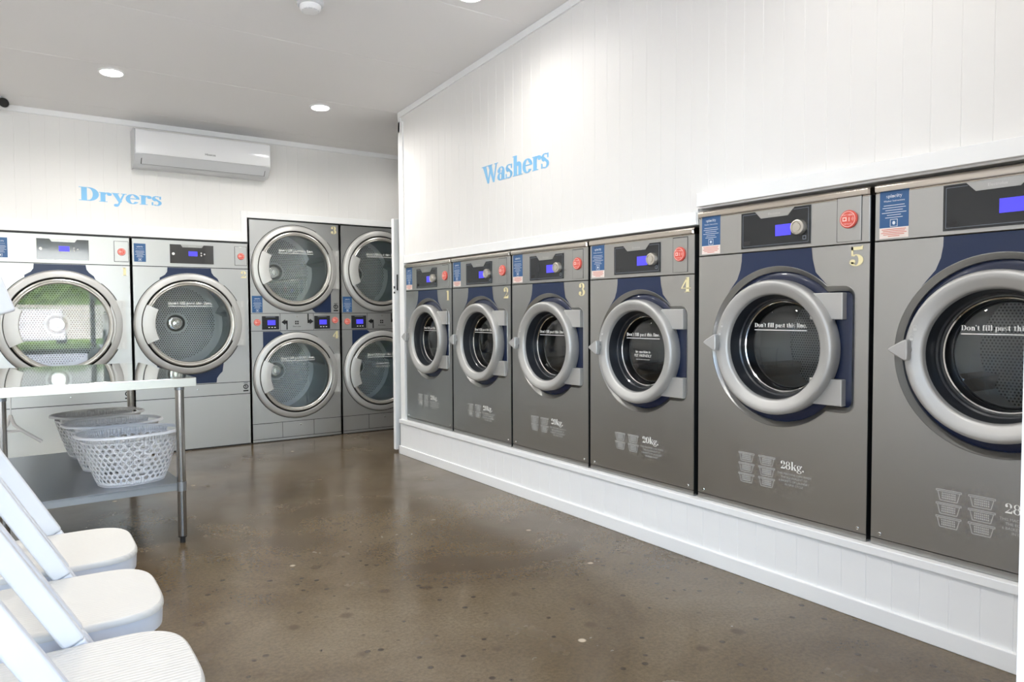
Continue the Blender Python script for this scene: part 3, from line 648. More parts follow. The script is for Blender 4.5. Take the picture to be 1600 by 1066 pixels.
# ------------------------------------------------------------------ dryers
def dryer_door(parent, cx, dz, R, Rg, text=True, pet=False, drumR=None):
    """round door: outer moulded ring on the cabinet, a dark joint, the inner door ring, curved grip, hinge plate, glass"""
    k = R/.43
    mb = MB(); mb.lathe([(R+.004, .0), (R, -.012), (R-.006, -.022), (R-.012, -.026), (R-.05*k, -.030), (R-.054*k, -.026), (R-.056*k, -.004)], cx, dz, 96)
    # hinge plate at the right, flush with the ring
    h = R*.46; x0 = cx+sqrt((R-.03)**2-h*h)*.98
    mb.box(x0, cx+R+.018, -.021, 0, dz-h, dz+h)
    door = mb.build('door', dryR, parent, smooth=True, angle=28)
    mb = MB(); mb.lathe([(R-.052*k, -.024), (R-.066*k, -.006), (R-.07*k, -.02)], cx, dz, 96); mb.lathe([(R+.008, -.0015), (R+.003, -.0015)], cx, dz, 96, 122 if R > .42 else 60, 410 if R > .42 else 360+40); mb.build('door_seal', sidem, door, smooth=True)
    ro = R-.066*k
    mb = MB(); mb.lathe([(ro, -.012), (ro-.003, -.034), (ro-.012, -.038), (Rg+.016, -.036), (Rg+.012, -.030), (Rg+.006, -.034), (Rg, -.028), (Rg-.004, -.010)], cx, dz, 96)
    mb.build('inner_ring', dryR2, door, smooth=True, angle=30)
    MB().lathe([(Rg-.003, -.020), (Rg*.5, -.0203), (0, -.0204)], cx, dz, 64).build('door_glass', glassD, door, smooth=True)
    a = 26
    mb = MB(); prof = [(R-.058*k, -.030), (R-.058*k, -.045), (Rg-.0, -.056), (Rg-.05*k, -.055), (Rg-.055*k, -.048), (Rg-.05*k, -.040)]
    mb.lathe(prof, cx, dz, 24, 180-a, 180+a)
    for e in (180-a, 180+a): mb.add([(cx+r*cos(radians(e)), y, dz+r*sin(radians(e))) for r, y in prof], [tuple(range(len(prof)))])
    mb.build('handle', dryR, door, smooth=True, angle=40)
    mb = MB(); hx = cx+R-.012
    mb.box(hx, hx+.016, -.0235, -.02, dz+h*.72, dz+h*.98); mb.box(hx, hx+.016, -.0235, -.02, dz-h*.98, dz-h*.72)
    mb.lathe([(R*.95, -.0225), (R*.935, -.0225)], cx+.0, dz, 12, -16, 16)
    mb.build('hinge_slots', greyp, door)
    if text:
        mb = MB(); ox = cx
        tw = serif(mb, "Don't fill past this line.", ox, dz+Rg*.50, Rg*.105, -.030, 0, 'c'); mb.flat([(ox-tw/2, dz+Rg*.45), (ox+tw/2, dz+Rg*.45), (ox+tw/2, dz+Rg*.464), (ox-tw/2, dz+Rg*.464)], -.030)
        if pet: serif(mb, 'This machine is', ox, dz+Rg*.22, Rg*.075, -.030, 0, 'c'); sans(mb, 'PET FRIENDLY', ox, dz+Rg*.12, Rg*.08, -.030)
        mb.build('fill_line_text', greyd, door)
    dr_ = drumR or (.408 if R > .42 else .383); dep = .66
    mb = MB(); mb.lathe([(Rg-.005, -.005), (Rg+.0, .06), (dr_, .07), (dr_, .26), (dr_-.010, .27), (dr_-.010, .285), (dr_, .295), (dr_, dep)], cx, dz, 72)
    for an in (255, 15, 135):
        q = dr_; ca, sa = cos(radians(an)), sin(radians(an))
        mb.add([(cx+q*cos(radians(an-7)), .09, dz+q*sin(radians(an-7))), (cx+q*cos(radians(an+7)), .09, dz+q*sin(radians(an+7))), (cx+(q-.06)*ca, .11, dz+(q-.06)*sa),
                (cx+q*cos(radians(an-7)), dep-.01, dz+q*sin(radians(an-7))), (cx+q*cos(radians(an+7)), dep-.01, dz+q*sin(radians(an+7))), (cx+(q-.06)*ca, dep-.02, dz+(q-.06)*sa)], [(0, 1, 2), (0, 2, 5, 3), (1, 4, 5, 2), (3, 5, 4)])
    dm = mb.build('drum', drumwall, parent, smooth=True, angle=30)
    db = MB().lathe([(dr_, 0), (.001, -.012)], 0, 0, 64).build('drum_back', perfD, dm, smooth=True); db.location = (cx, dep, dz)
    hb = MB().lathe([(.08, 0), (.075, -.008), (.052, -.016), (.046, -.016), (.042, -.012), (.032, -.012), (.028, -.02), (0, -.022)], 0, 0, 40).build('drum_hub', chrome, dm, smooth=True, angle=30); hb.location = (cx, dep-.012, dz)
    return door
def carcass(mb, x0, x1, z0, z1, y1=.85, holes=()):
    """front plate made of strips around the round drum openings, plus sides, top and back"""
    mb.box(x0, x0+.01, .0, y1, z0, z1); mb.box(x1-.01, x1, .0, y1, z0, z1); mb.box(x0, x1, 0.001, y1, z1-.01, z1); mb.box(x0, x1, y1-.01, y1, z0, z1)
    lo = z0
    for (cx, dz, r, za, zb) in holes:
        if za > lo: mb.box(x0, x1, 0, .015, lo, za)
        ring = [(cx+r*cos(2*pi*k/64), dz+r*sin(2*pi*k/64)) for k in range(64)]
        plate_with_hole(mb, (x0, x1, za, zb), ring, 0); lo = zb
    if lo < z1: mb.box(x0, x1, 0, .015, lo, z1)
def info_decal(parent, x, z, s=.022):
    mb = MB(); y = -.0015
    mb.lathe([(s, y), (s*.62, y)], x, z, 24); mb.flat([(x-s*.18, z-s*.5), (x+s*.18, z-s*.5), (x+s*.18, z+s*.5), (x-s*.18, z+s*.5)], y); mb.flat([(x-s*.4, z+s*.28), (x+s*.2, z+s*.28), (x+s*.2, z+s*.5), (x-s*.4, z+s*.5)], y)
    mb.flat([(x-s, z-s*1.9), (x+s, z-s*1.9), (x+s, z-s*1.35), (x-s, z-s*1.35)], y); mb.flat([(x-s*.8, z+s*1.3), (x+s*.8, z+s*1.3), (x+s*.8, z+s*1.5), (x-s*.8, z+s*1.5)], y)
    return mb.build('info_decal', blackp, parent)

def make_dryer(num):
    root = empty('tumble_dryer', (0, 0, 0)); w = .917; hw = w/2; cx, dz, R, Rg = -.028, 1.068, .421, .322
    mb = MB(); carcass(mb, -hw, hw, .0, 1.762, holes=((cx, dz, Rg+.03, .56, 1.538),)); mb.build('cabinet', steelD, root)
    for za, zb in ((1.538, 1.544), (.553, .558), (.448, .4535), (0, .012), (1.760, 1.774)): MB().box(-hw+.0005, hw-.0005, -.002, 0, za, zb).build('panel_joint', darkg, root)
    
    # navy shapes behind the door
    mb = MB(); Ra = R+.004; s = 1
    up_ = [(cx-.165, 1.536), (cx-.168, 1.50), (cx-.185, 1.475), (cx-.225, 1.45)]
    mb.flat(up_+arc(cx, dz, Ra, Ra, 122, 56, 20)+[(cx+.225, 1.45), (cx+.195, 1.475), (cx+.178, 1.50), (cx+.172, 1.536)], -.001)
    mb.build('navy_accent_panel', navy, root); mb = MB()
    mb.flat([(cx+.20, .562), (cx+.205, .60), (cx+.225, .63), (cx+.25, .655)]+arc(cx, dz, Ra, Ra, -52, -128, 20)+[(cx-.25, .66), (cx-.21, .62), (cx-.2, .562)], -.001)
    mb.build('navy_accent_panel', navy, root)
    mb = MB(); dx0, dx1, dz0, dz1 = -.172, .168, 1.572, 1.728
    mb.prism([(dx0, dz0), (dx1, dz0), (dx1, dz1), (dx0, dz1)], -.006, 0, 0)
    mb.prism([(-.09, dz1), (-.075, dz1-.022), (.075, dz1-.022), (.09, dz1)], -.008, -.006, 1); sans(mb, 'Electrolux', 0, dz1-.017, .014, -.0084, 2)
    mb.lathe([(.011, -.006), (.011, -.012), (0, -.012)], dx0+.025, (dz0+dz1)/2-.0, 16, m=3)
    for q in ((.07, .012), (.07, -.008), (.095, .004)): mb.lathe([(.006, -.0065), (0, -.0065)], q[0], (dz0+dz1)/2+q[1], 12, m=2)
    cp = mb.build('control_panel', [paneld, steelA, greyp, greyd], root, smooth=False)
    MB().prism([(-.03, 1.635), (.04, 1.635), (.04, 1.675), (-.03, 1.675)], -.0075, -.006).build('screen', screenm, cp)
    fl = MB().box(hw-.115, hw-.018, -.003, 0, 1.572, 1.73).build('payment_flap', steelD, root, bevel=.001)
    MB().box(hw-.118, hw-.015, -.0015, 0, 1.569, 1.733).build('flap_gap', darkg, fl)
    rb = red_button(root, hw-.065, 1.648, .029); rb.location.y = -.003
    o = number(root, num, hw-.045, 1.492, .06); 
    sticker(root, -hw+.022, -hw+.108, 1.575, 1.722, False)
    info_decal(root, hw-.045, .512)
    dryer_door(root, cx, dz, R, Rg)
    MB().lathe([(.006, 0), (.006, -.004), (0, -.005)], 0.02, .51, 12).build('screw', chrome, root, smooth=True)
    return root
d1 = make_dryer('1'); d2 = make_dryer('2')
for ch in d1.children:
    if ch.name.startswith('door'):
        for g in list(ch.children):
            if g.name.startswith('fill_line'): bpy.data.objects.remove(g)
d1.location = (.322, D, 0); d2.location = (1.24, D, 0)
tag(d1, 'wide single dryer numbered 1, its glass mirroring the green hedge outside, behind the steel table', 'dryer', 'wide single dryers')
tag(d2, 'wide single dryer numbered 2 with a perforated drum in view, left of the stacked dryers', 'dryer', 'wide single dryers')

def make_stack(nums, pet):
    root = empty('stacked_dryer', (0, 0, 0)); w = .832; hw = w/2; H = 1.976; R, Rg = .388, .296
    cx = -.005; zU, zL = 1.556, .590
    mb = MB(); carcass(mb, -hw, hw, .0, H, .8, holes=((cx, zL, Rg+.03, .172, .994), (cx, zU, Rg+.03, 1.156, 1.97))); mb.build('cabinet', steelD, root)
    J = [(-hw+.001, hw-.001, z-.002, z+.002) for z in (.170, .030, .996, 1.152)]+[(x-.0015, x+.0015, .033, .167) for x in (-.145, .145)]+[(x-.0015, x+.0015, .999, 1.149) for x in (-.15, .155)]+[(-hw+.001, hw-.001, 0, .008), (-hw, hw, H, H+.013)]
    for a, b, c, d in J: MB().box(a, b, -.002, 0, c, d).build('panel_joint', darkg, root)
    mb = MB(); Ra = R+.004
    mb.flat([(cx-.30, .990), (cx-.30, .86), (cx-.31, .835)]+arc(cx, zL, Ra, Ra, 142, 108, 12)+[(cx-.13, .975), (cx-.15, .990)], -.001)
    mb.build('navy_accent_panel', navy, root); mb = MB()
    mb.flat([(cx+.33, 1.158), (cx+.33, 1.335)]+arc(cx, zU, Ra, Ra, -34, -68, 12)+[(cx+.16, 1.175), (cx+.18, 1.158)], -.001)
    mb.build('navy_accent_panel', navy, root)
    for x, sgn in ((-.30, 1), (.165, 1)):
        x0 = -.312 if x < 0 else .162; mb = MB()
        mb.prism([(x0, 1.008), (x0+.150, 1.008), (x0+.150, 1.128), (x0, 1.128)], -.004, 0, 0)
        mb.flat([(x0+.03, 1.118), (x0+.12, 1.118), (x0+.115, 1.123), (x0+.035, 1.123)], -.0045, 1)
        for q in range(3): mb.flat([(x0+.055+q*.026, 1.024), (x0+.068+q*.026, 1.024), (x0+.068+q*.026, 1.031), (x0+.055+q*.026, 1.031)], -.0045, 2)
        cp = mb.build('control_panel', [panelb, panelo, greyd], root)
        MB().prism([(x0+.048, 1.048), (x0+.118, 1.048), (x0+.118, 1.092), (x0+.048, 1.092)], -.0055, -.004).build('screen', screenm, cp)
    red_button(root, -.352, 1.072, .030); red_button(root, .362, 1.086, .030)
    # arrows and maker's mark on the middle flap
    mb = MB(); y = -.0012
    for sx_, zt, zb, px in ((-1, 1.085, 1.005, -.09), (1, 1.148, 1.062, .105)):
        if sx_ < 0: mb.flat([(px-.006, zb), (px+.006, zb), (px+.006, zt), (px-.006, zt)], y); mb.flat([(px-.05, zt-.012), (px-.015, zt+.014), (px-.015, zt+.002), (px+.006, zt+.002), (px+.006, zt-.026), (px-.015, zt-.026), (px-.015, zt-.038)], y); mb.build('arrow_decal', blackp, root); mb = MB()
        else: mb.flat([(px-.006, zb), (px+.006, zb), (px+.006, zt), (px-.006, zt)], y); mb.flat([(px+.05, zb+.016), (px+.015, zb+.042), (px+.015, zb+.03), (px-.006, zb+.03), (px-.006, zb+.002), (px+.015, zb+.002), (px+.015, zb-.010)], y); mb.build('arrow_decal', blackp, root); mb = MB()
    q = .018; qx, qz = 0.0, 1.068
    for a in range(4):
        ax, az = ((-.5, -.5), (.5, -.5), (.5, .5), (-.5, .5))[a]
        mb.flat([(qx+ax*q-.006, qz+az*q-.006), (qx+ax*q+.006, qz+az*q-.006), (qx+ax*q+.006, qz+az*q+.006), (qx+ax*q-.006, qz+az*q+.006)], y)
    mb.lathe([(q*1.25, y), (q*1.1, y)], qx, qz, 4, 45, 405)
    sans(mb, 'Electrolux', qx, qz-.04, .018, y); mb.build('maker_mark', blackp, root)
    MB().lathe([(.006, 0), (.006, -.004), (0, -.005)], 0, 1.125, 12).build('lock_barrel', chrome, root, smooth=True)
    MB().lathe([(.007, 0), (.007, -.004), (0, -.005)], .02, .135, 12).build('screw', chrome, root, smooth=True)
    if nums:
        number(root, nums[0], .365, 1.926, .07); number(root, nums[1], .37, .950, .07)
    st = sticker(root, -hw+.022, -hw+.112, 1.160, 1.308, False)
    info_decal(root, hw-.045, 1.212)
    dryer_door(root, cx, zU, R, Rg); dryer_door(root, cx, zL, R, Rg, pet=pet)
    return root
s1 = make_stack('34', False); s1.location = (2.114, D, 0)
s2 = make_stack(None, True); s2.location = (2.949, D, 0)
tag(s1, 'tall stacked pair of grey dryers numbered 3 and 4, fully in view', 'stacked dryer', 'stacked dryers')
tag(s2, 'tall stacked pair of grey dryers half hidden behind the white door edge', 'stacked dryer', 'stacked dryers')

# ------------------------------------------------------------------ wall lettering
def wall_word(txt, x0, x1, zb, zt_cap, z_slope=0):
    mb = MB(); w = sum(glyph(c)[1] for c in txt); s = (x1-x0)/w; x = x0; hs = (zt_cap-zb)/.7
    for c in txt:
        pol, adv = glyph(c)
        for p in pol:
            for o_ in (-.003, .003): mb.prism([(x+a*s+o_, zb+b*hs) for a, b in p], -.0012-.00008*(len(mb.m)//6 % 13), -.0003)
        x += adv*s
    return mb
o = wall_word('Dryers', .437, 1.022, 2.036, 2.140).build('wall_lettering', letterm); o.location = (0, D, 0)
tag(o, 'sky blue serif word Dryers on the white boards above the wide dryers', 'lettering')
o = wall_word('Washers', 0, .735, 0, .118).build('wall_lettering', letterm); o.location = (W, 4.085, 2.0); o.rotation_euler = (0, 0, -pi/2)
tag(o, 'sky blue serif word Washers on the white wall above the washing machines', 'lettering')

# ------------------------------------------------------------------ air conditioner
ac = empty('air_conditioner', (.80, D, 2.315)); tag(ac, 'white glossy wall-mounted split air conditioner above the word Dryers', 'air conditioner')
wA = 1.045; prof = [(-.001, .0), (-.001, .285), (-.17, .285), (-.205, .27), (-.212, .12), (-.205, .085), (-.13, .012), (-.10, .0)]
mb = MB(); n = len(prof); mb.add([(x, y, z) for x in (0, wA) for y, z in prof], [(k, (k+1) % n, (k+1) % n+n, k+n) for k in range(n)]+[tuple(range(n)), tuple(n+k for k in range(n))])
mb.build('housing', acg, ac, bevel=.008)
MB().add([(x, y, z) for x in (.008, wA-.008) for y, z in [(-.165, .288), (-.207, .276), (-.216, .262), (-.216, .10), (-.212, .092), (-.20, .1), (-.20, .26)]],
         [(0, 1, 8, 7), (1, 2, 9, 8), (2, 3, 10, 9), (3, 4, 11, 10), (4, 5, 12, 11), (5, 6, 13, 12), (0, 1, 2, 3, 4, 5, 6), (7, 8, 9, 10, 11, 12, 13)]).build('front_cover', acm, ac, smooth=True)
fl = MB().add([(x, y, z) for x in (.055, wA-.045) for y, z in [(-.2105, .089), (-.151, .0205), (-.146, .026), (-.205, .092)]], [(0, 1, 5, 4), (1, 2, 6, 5), (2, 3, 7, 6), (3, 0, 4, 7), (0, 1, 2, 3), (4, 5, 6, 7)]).build('air_flap', acg, ac)
MB().add([(x, y, z) for x in (.050, wA-.040) for y, z in [(-.2078, .094), (-.1455, .0195), (-.143, .03), (-.2, .094)]], [(0, 1, 5, 4), (1, 2, 6, 5), (2, 3, 7, 6), (3, 0, 4, 7), (0, 1, 2, 3), (4, 5, 6, 7)]).build('flap_shadow_line', sidem, ac)
mb = MB(); sans(mb, 'Hisense', wA*.53, .128, .026, -.2165); mb.build('maker_mark', blackp, ac)

# ------------------------------------------------------------------ ceiling fittings
tilt = math.atan(.0565)
def downlight(x, y, label, power=SPOT_W, cone=172):
    o = empty('downlight', (x, y, cz(y))); o.rotation_euler = (-tilt, 0, 0)
    tag(o, label, 'ceiling light', 'recessed round ceiling lights')
    MB().cylz([(.082, 0), (.080, -.006), (.068, -.007), (.066, -.001)], 0, 0, 40, cap=False).build('bezel', trimm, o, smooth=True)
    MB().cylz([(.066, -.0015), (.066, -.003)], 0, 0, 40).build('diffuser', ledm, o)
    ld = bpy.data.lights.new('downlight_lamp', 'SPOT'); ld.energy = power; ld.spot_size = radians(cone); ld.spot_blend = 1.0; ld.shadow_soft_size = .06; ld.color = (1, .975, .94)
    lo = bpy.data.objects.new('downlight_lamp', ld); col.objects.link(lo); lo.parent = o; lo.location = (0, 0, -.07)
    return o
downlight(.571, 5.467, 'lit round ceiling light above the wide dryers, leftmost in view')
downlight(1.998, 5.49, 'lit round ceiling light in front of the stacked dryers, right of the air conditioner')
downlight(2.08, 3.38, 'lit round ceiling light at the top edge of the photo near the washer wall', 22)
downlight(3.02, 5.95, 'small sliver of a lit ceiling light behind the washer wall end', 10)
downlight(.571, 3.38, 'recessed ceiling light outside the frame over the steel table side', 85); downlight(2.08, 1.3, 'recessed ceiling light outside the frame above the large washers', 14)
downlight(.571, 1.3, 'recessed ceiling light outside the frame above the white chairs', 70); downlight(-.9, 5.45, 'recessed ceiling light outside the frame left of the dryers'); downlight(-.9, 3.38, 'recessed ceiling light outside the frame at the left wall', 85)
sm = empty('smoke_detector', (1.365, 3.88, cz(3.88))); sm.scale = (1.15, 1.15, 1.2); sm.rotation_euler = (-tilt, 0, 0); tag(sm, 'white round smoke detector on the ceiling at the top edge', 'smoke detector')
MB().cylz([(.062, 0), (.062, -.016), (.056, -.022)], 0, 0, 40).build('base', whpl, sm, smooth=True)
mb = MB(); mb.cylz([(.05, -.022), (.05, -.034), (.042, -.044), (.03, -.047)], 0, 0, 40); mb.build('sensor_head', trimm, sm, smooth=True)
mb = MB()
for k in range(10):
    a = 2*pi*k/10; mb.box(-.0, .0, 0, 0, 0, 0) if False else mb.add([(.044*cos(a-.2), .044*sin(a-.2), -.0425), (.044*cos(a+.2), .044*sin(a+.2), -.0425), (.037*cos(a+.2), .037*sin(a+.2), -.0463), (.037*cos(a-.2), .037*sin(a-.2), -.0463)], [(0, 1, 2, 3)])
mb.build('vents', acg, sm)
sc_ = empty('security_camera', (-.075, 6.33, cz(6.33))); tag(sc_, 'small white and black security camera under the ceiling at the left edge', 'security camera')
MB().cylz([(.05, 0), (.05, -.02), (.03, -.028)], 0, 0, 28).build('base', whpl, sc_, smooth=True)
b_ = MB().lathe([(.036, .06), (.036, -.06), (.034, -.07)], 0, 0, 28, cap0=True).build('camera_body', whpl, sc_, smooth=True); b_.location = (.03, -.01, -.055); b_.rotation_euler = (0, 0, .35)
l_ = MB().lathe([(.033, -.066), (.030, -.074), (.0, -.076)], 0, 0, 28).build('lens', blackp, b_, smooth=True)

# ------------------------------------------------------------------ steel table
ta = radians(3.0); TB = empty('work_table', (.27, 4.52, 0), ta); tag(TB, 'stainless steel work table with mirror-like top and lower shelf at the left', 'table')
tx, ty = .432, .705
mb = MB(); prof = [(0, 0), (.0, -.004), (.004, -.042), (.012, -.045)]
mb.box(-tx+.001, tx-.001, -ty+.001, ty-.001, .829, .835)
mb.build('table_top', topm, TB, bevel=.0015)
mb = MB()
mb.box(-tx, tx, -ty, -ty+.004, .790, .832); mb.box(-tx, tx, ty-.004, ty, .790, .832); mb.box(-tx, -tx+.004, -ty, ty, .790, .832); mb.box(tx-.004, tx, -ty, ty, .790, .832)
mb.build('folded_edge', edgem, TB, bevel=.0018)
mb = MB(); mb.box(-tx+.03, tx-.03, -.05, .05, .806, .829); mb.build('stiffener', shelfm, TB)
mb = MB(); mb.box(-.372, .372, -.655, .655, .297, .305); mb.box(-.372, .372, -.655, -.652, .268, .303); mb.box(-.372, .372, .652, .655, .268, .303); mb.box(-.372, -.369, -.655, .655, .268, .303); mb.box(.369, .372, -.655, .655, .268, .303)
mb.build('lower_shelf', shelfm, TB, bevel=.001)
for sx_ in (-1, 1):
    for sy_ in (-1, 1):
        lg = MB().cylz([(.0205, .03), (.0205, .80)], sx_*.365, sy_*.648, 28).build('leg', legm, TB, smooth=True)
        MB().cylz([(.0225, .772), (.0235, .80)], sx_*.365, sy_*.648, 28).build('collar', shelfm, lg, smooth=True); MB().cylz([(.0235, .264), (.0235, .310)], sx_*.365, sy_*.648, 28).build('collar', shelfm, lg, smooth=True)
        MB().cylz([(.0125, 0), (.0125, .028), (.021, .03), (.021, .036)], sx_*.365, sy_*.648, 20).build('foot', darkg, lg, smooth=True)

# ------------------------------------------------------------------ laundry baskets
def make_basket(m):
    root = empty('laundry_basket', (0, 0, 0)); Hh = .252
    bx, by, tx_, ty_ = .152, .112, .232, .172
    def surf(s, t):     # s around 0..1, t height 0..1
        a = 2*pi*s; q = t**.85; A = bx+(tx_-bx)*q; B = by+(ty_-by)*q
        e = .82
        c, s_ = cos(a), sin(a)
        return (A*math.copysign(abs(c)**e, c), B*math.copysign(abs(s_)**e, s_), .002+Hh*t)
    NC, NR = 36, 9; t0, t1 = .07, .86
    mb = MB(); dt = (t1-t0)/NR
    for r in range(NR):
        for c in range(NC):
            s0 = (c+.5*(r % 2))/NC; ds = 1/NC; cs, ct = s0+ds/2, t0+dt*(r+.5)
            outer = []; inner = []
            sq = [(-.5, -.5), (-.25, -.5), (0, -.5), (.25, -.5), (.5, -.5), (.5, -.17), (.5, .17), (.5, .5), (.25, .5), (0, .5), (-.25, .5), (-.5, .5), (-.5, .17), (-.5, -.17)]
            for u, v in sq:
                a = atan2(v, u); outer.append(surf(cs+u*ds, ct+v*dt)); inner.append(surf(cs+.335*cos(a)*ds, ct+.40*sin(a)*dt))
            n = len(sq); mb.add(outer+inner, [(k, (k+1) % n, (k+1) % n+n, k+n) for k in range(n)])
    N = 120
    def band(ta_, tb_, skip=False):
        for k in range(N):
            a, b = k/N, (k+1)/N; mid = ((a+b)/2) % 1; end = min(abs(mid), abs(mid-.5), abs(mid-1))
            if skip and end < .055: continue
            mb.add([surf(a, ta_), surf(b, ta_), surf(b, tb_), surf(a, tb_)], [(0, 1, 2, 3)])
    band(0, t0); band(t1, .885); band(.885, .985, True)
    mb.add([surf(k/N, 0) for k in range(N)], [tuple(range(N))])
    w_ = mb.build('basket_body', m, root, smooth=True, angle=60)
    so = w_.modifiers.new('thick', 'SOLIDIFY'); so.thickness = .003
    pth = []
    mb = MB(); prof = [(.0, -.012), (.002, 0), (.008, .004), (.016, .001), (.019, -.008), (.016, -.008), (.012, -.003), (.004, -.003)]
    vs = []
    for k in range(N):
        p = surf(k/N, 1.0); q = surf((k+1)/N, 1.0); t = Vector((q[0]-p[0], q[1]-p[1], 0)).normalized(); nn = Vector((t.y, -t.x, 0))
        for o_, z in prof: vs.append((p[0]+nn.x*o_, p[1]+nn.y*o_, p[2]+z))
    n = len(prof); mb.add(vs, [(k*n+j, ((k+1) % N)*n+j, ((k+1) % N)*n+(j+1) % n, k*n+(j+1) % n) for k in range(N) for j in range(n)])
    mb.build('rim', m, root, smooth=True, angle=50)
    return root
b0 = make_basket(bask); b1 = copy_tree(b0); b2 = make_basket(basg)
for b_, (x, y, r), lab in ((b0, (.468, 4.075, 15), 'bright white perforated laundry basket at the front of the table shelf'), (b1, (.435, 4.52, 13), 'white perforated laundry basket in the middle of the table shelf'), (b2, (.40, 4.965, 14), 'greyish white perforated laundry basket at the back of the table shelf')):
    b_.location = (x, y, .306); b_.rotation_euler = (0, 0, radians(r)); tag(b_, lab, 'laundry basket', 'laundry baskets on the table shelf')

# clothes hanger hooked under the table top
hg = empty('clothes_hanger', (-.03, 4.45, .829), 0); tag(hg, 'white plastic clothes hanger hanging under the steel table top at the left', 'clothes hanger')
mb = MB(); mb.tube([(-.02, 0, -.04), (-.018, 0, -.018), (0, 0, -.006), (.018, 0, -.02), (.016, 0, -.06), (.003, 0, -.1), (0, 0, -.20)], .003); mb.build('hook', chrome, hg, smooth=True)
mb = MB(); mb.tube([(0, 0, -.19), (.015, 0, -.24), (.045, 0, -.27), (.13, 0, -.338)], .008); mb.tube([(0, 0, -.19), (-.015, 0, -.24), (-.045, 0, -.27), (-.13, 0, -.338)], .008); mb.tube([(-.045, 0, -.272), (.045, 0, -.272)], .006)
mb.build('shoulder_bar', hangm, hg, smooth=True)

# white tilted board at the left edge
bd = empty('display_board', (-.24, 3.45, 0)); tag(bd, 'white tilted display board corner jutting in at the left edge', 'display board')
MB().cylz([(.14, 0), (.14, .012), (.02, .02)], 0, 0, 32).cylz([(.015, .01), (.015, 1.22)], 0, 0, 16).build('stand', legm, bd, smooth=True)
q = MB().box(-.20, .20, -.012, .012, -.15, .15).build('board', whpl, bd, bevel=.01, seg=3); q.location = (.009, -.03, 1.247); q.rotation_euler = (0, radians(-18), 0)
MB().box(-.03, .03, .012, .03, -.03, .03).build('bracket', darkg, q)

# ------------------------------------------------------------------ chairs
def make_chair():
    root = empty('folding_chair', (0, 0, 0)); hw = .19
    # seat with rounded front corners and a skirt
    pts = []
    xb, xf = -.155, .215
    pts += [(xb, -hw+.02), (xb, hw-.02), (xb+.03, hw)]
    pts += [(xf-.15+.15*abs(cos(radians(a)))**.62, math.copysign(hw*abs(sin(radians(a)))**.55, sin(radians(a)))) for a in range(90, -91, -5)]+[(xb+.03, -hw)]
    n = len(pts); rings = [(1, .452, 0), (.985, .449, 0)]
    mb = MB()
    def ring(off, z):
        cx = .03; return [(cx+(p[0]-cx)*off, p[1]*off, z) for p in pts]
    rr = [ring(.965, .4515), ring(.985, .449), ring(1.0, .441), ring(1.0, .436)]
    vs = sum(rr, []); fs = [tuple(range(n))]+[(j*n+k, j*n+(k+1) % n, (j+1)*n+(k+1) % n, (j+1)*n+k) for j in range(3) for k in range(n)]
    mb.add(vs, fs); mb.build('seat', seatm, root, smooth=True, angle=50)
    mb = MB(); rr = [ring(.992, .438), ring(.980, .394), ring(.955, .394), ring(.965, .438)]; vs = sum(rr, [])
    mb.add(vs, [(j*n+k, j*n+(k+1) % n, ((j+1) % 4)*n+(k+1) % n, ((j+1) % 4)*n+k) for j in range(3) for k in range(n)]); mb.build('seat_apron', whpl, root, smooth=True, angle=40)
    # long side members: back post running down to the front foot
    def member(name, x0, z0, x1, z1, y0, y1, wd):
        L_ = sqrt((x1-x0)**2+(z1-z0)**2); nx, nz = -(z1-z0)/L_*wd/2, (x1-x0)/L_*wd/2
        mb = MB(); mb.add([(x0+nx, y, z0+nz) for y in (y0, y1)]+[(x0-nx, y, z0-nz) for y in (y0, y1)]+[(x1+nx, y, z1+nz) for y in (y0, y1)]+[(x1-nx, y, z1-nz) for y in (y0, y1)],
                          [(0, 1, 3, 2), (4, 6, 7, 5), (0, 4, 5, 1), (2, 3, 7, 6), (0, 2, 6, 4), (1, 5, 7, 3)])
        return mb.build(name, whpl, root, smooth=True, bevel=.006, seg=3)
    for s in (-1, 1):
        a, b = sorted((s*.193, s*.222))
        member('back_post', .0+.012, .45, -.225, .875, a, b, .045); member('front_leg', .012, .45, .245, .014, a, b, .04)
        a, b = sorted((s*.150, s*.172)); member('rear_leg', .14, .40, -.22, .012, a, b, .034)
    for z0_, z1_ in ((.735, .77), (.79, .865)):
        f = lambda z: .012-.237*(z-.45)/.425
        MB().add([(f(z)-.008, y, z) for z in (z0_, z1_) for y in (-.193, .193)]+[(f(z)+.008, y, z) for z in (z0_, z1_) for y in (-.193, .193)], [(0, 1, 3, 2), (4, 6, 7, 5), (0, 4, 5, 1), (2, 3, 7, 6), (0, 2, 6, 4), (1, 5, 7, 3)]).build('back_slat', whpl, root, bevel=.004)
    MB().box(-.19, -.165, -.15, .15, .06, .085).build('stretcher', whpl, root, bevel=.004)
    return root
c0 = make_chair(); chairs = [c0, copy_tree(c0), copy_tree(c0)]
for c_, y, lab in zip(chairs, (1.565, 2.035, 2.500), ('white resin folding chair nearest the camera, cut off at the bottom left corner', 'white resin folding chair in the middle of the row of three', 'white resin folding chair farthest from the camera, closest to the steel table')):
    c_.location = (.075, y, 0); tag(c_, lab, 'chair', 'white folding chairs in a row at the left')

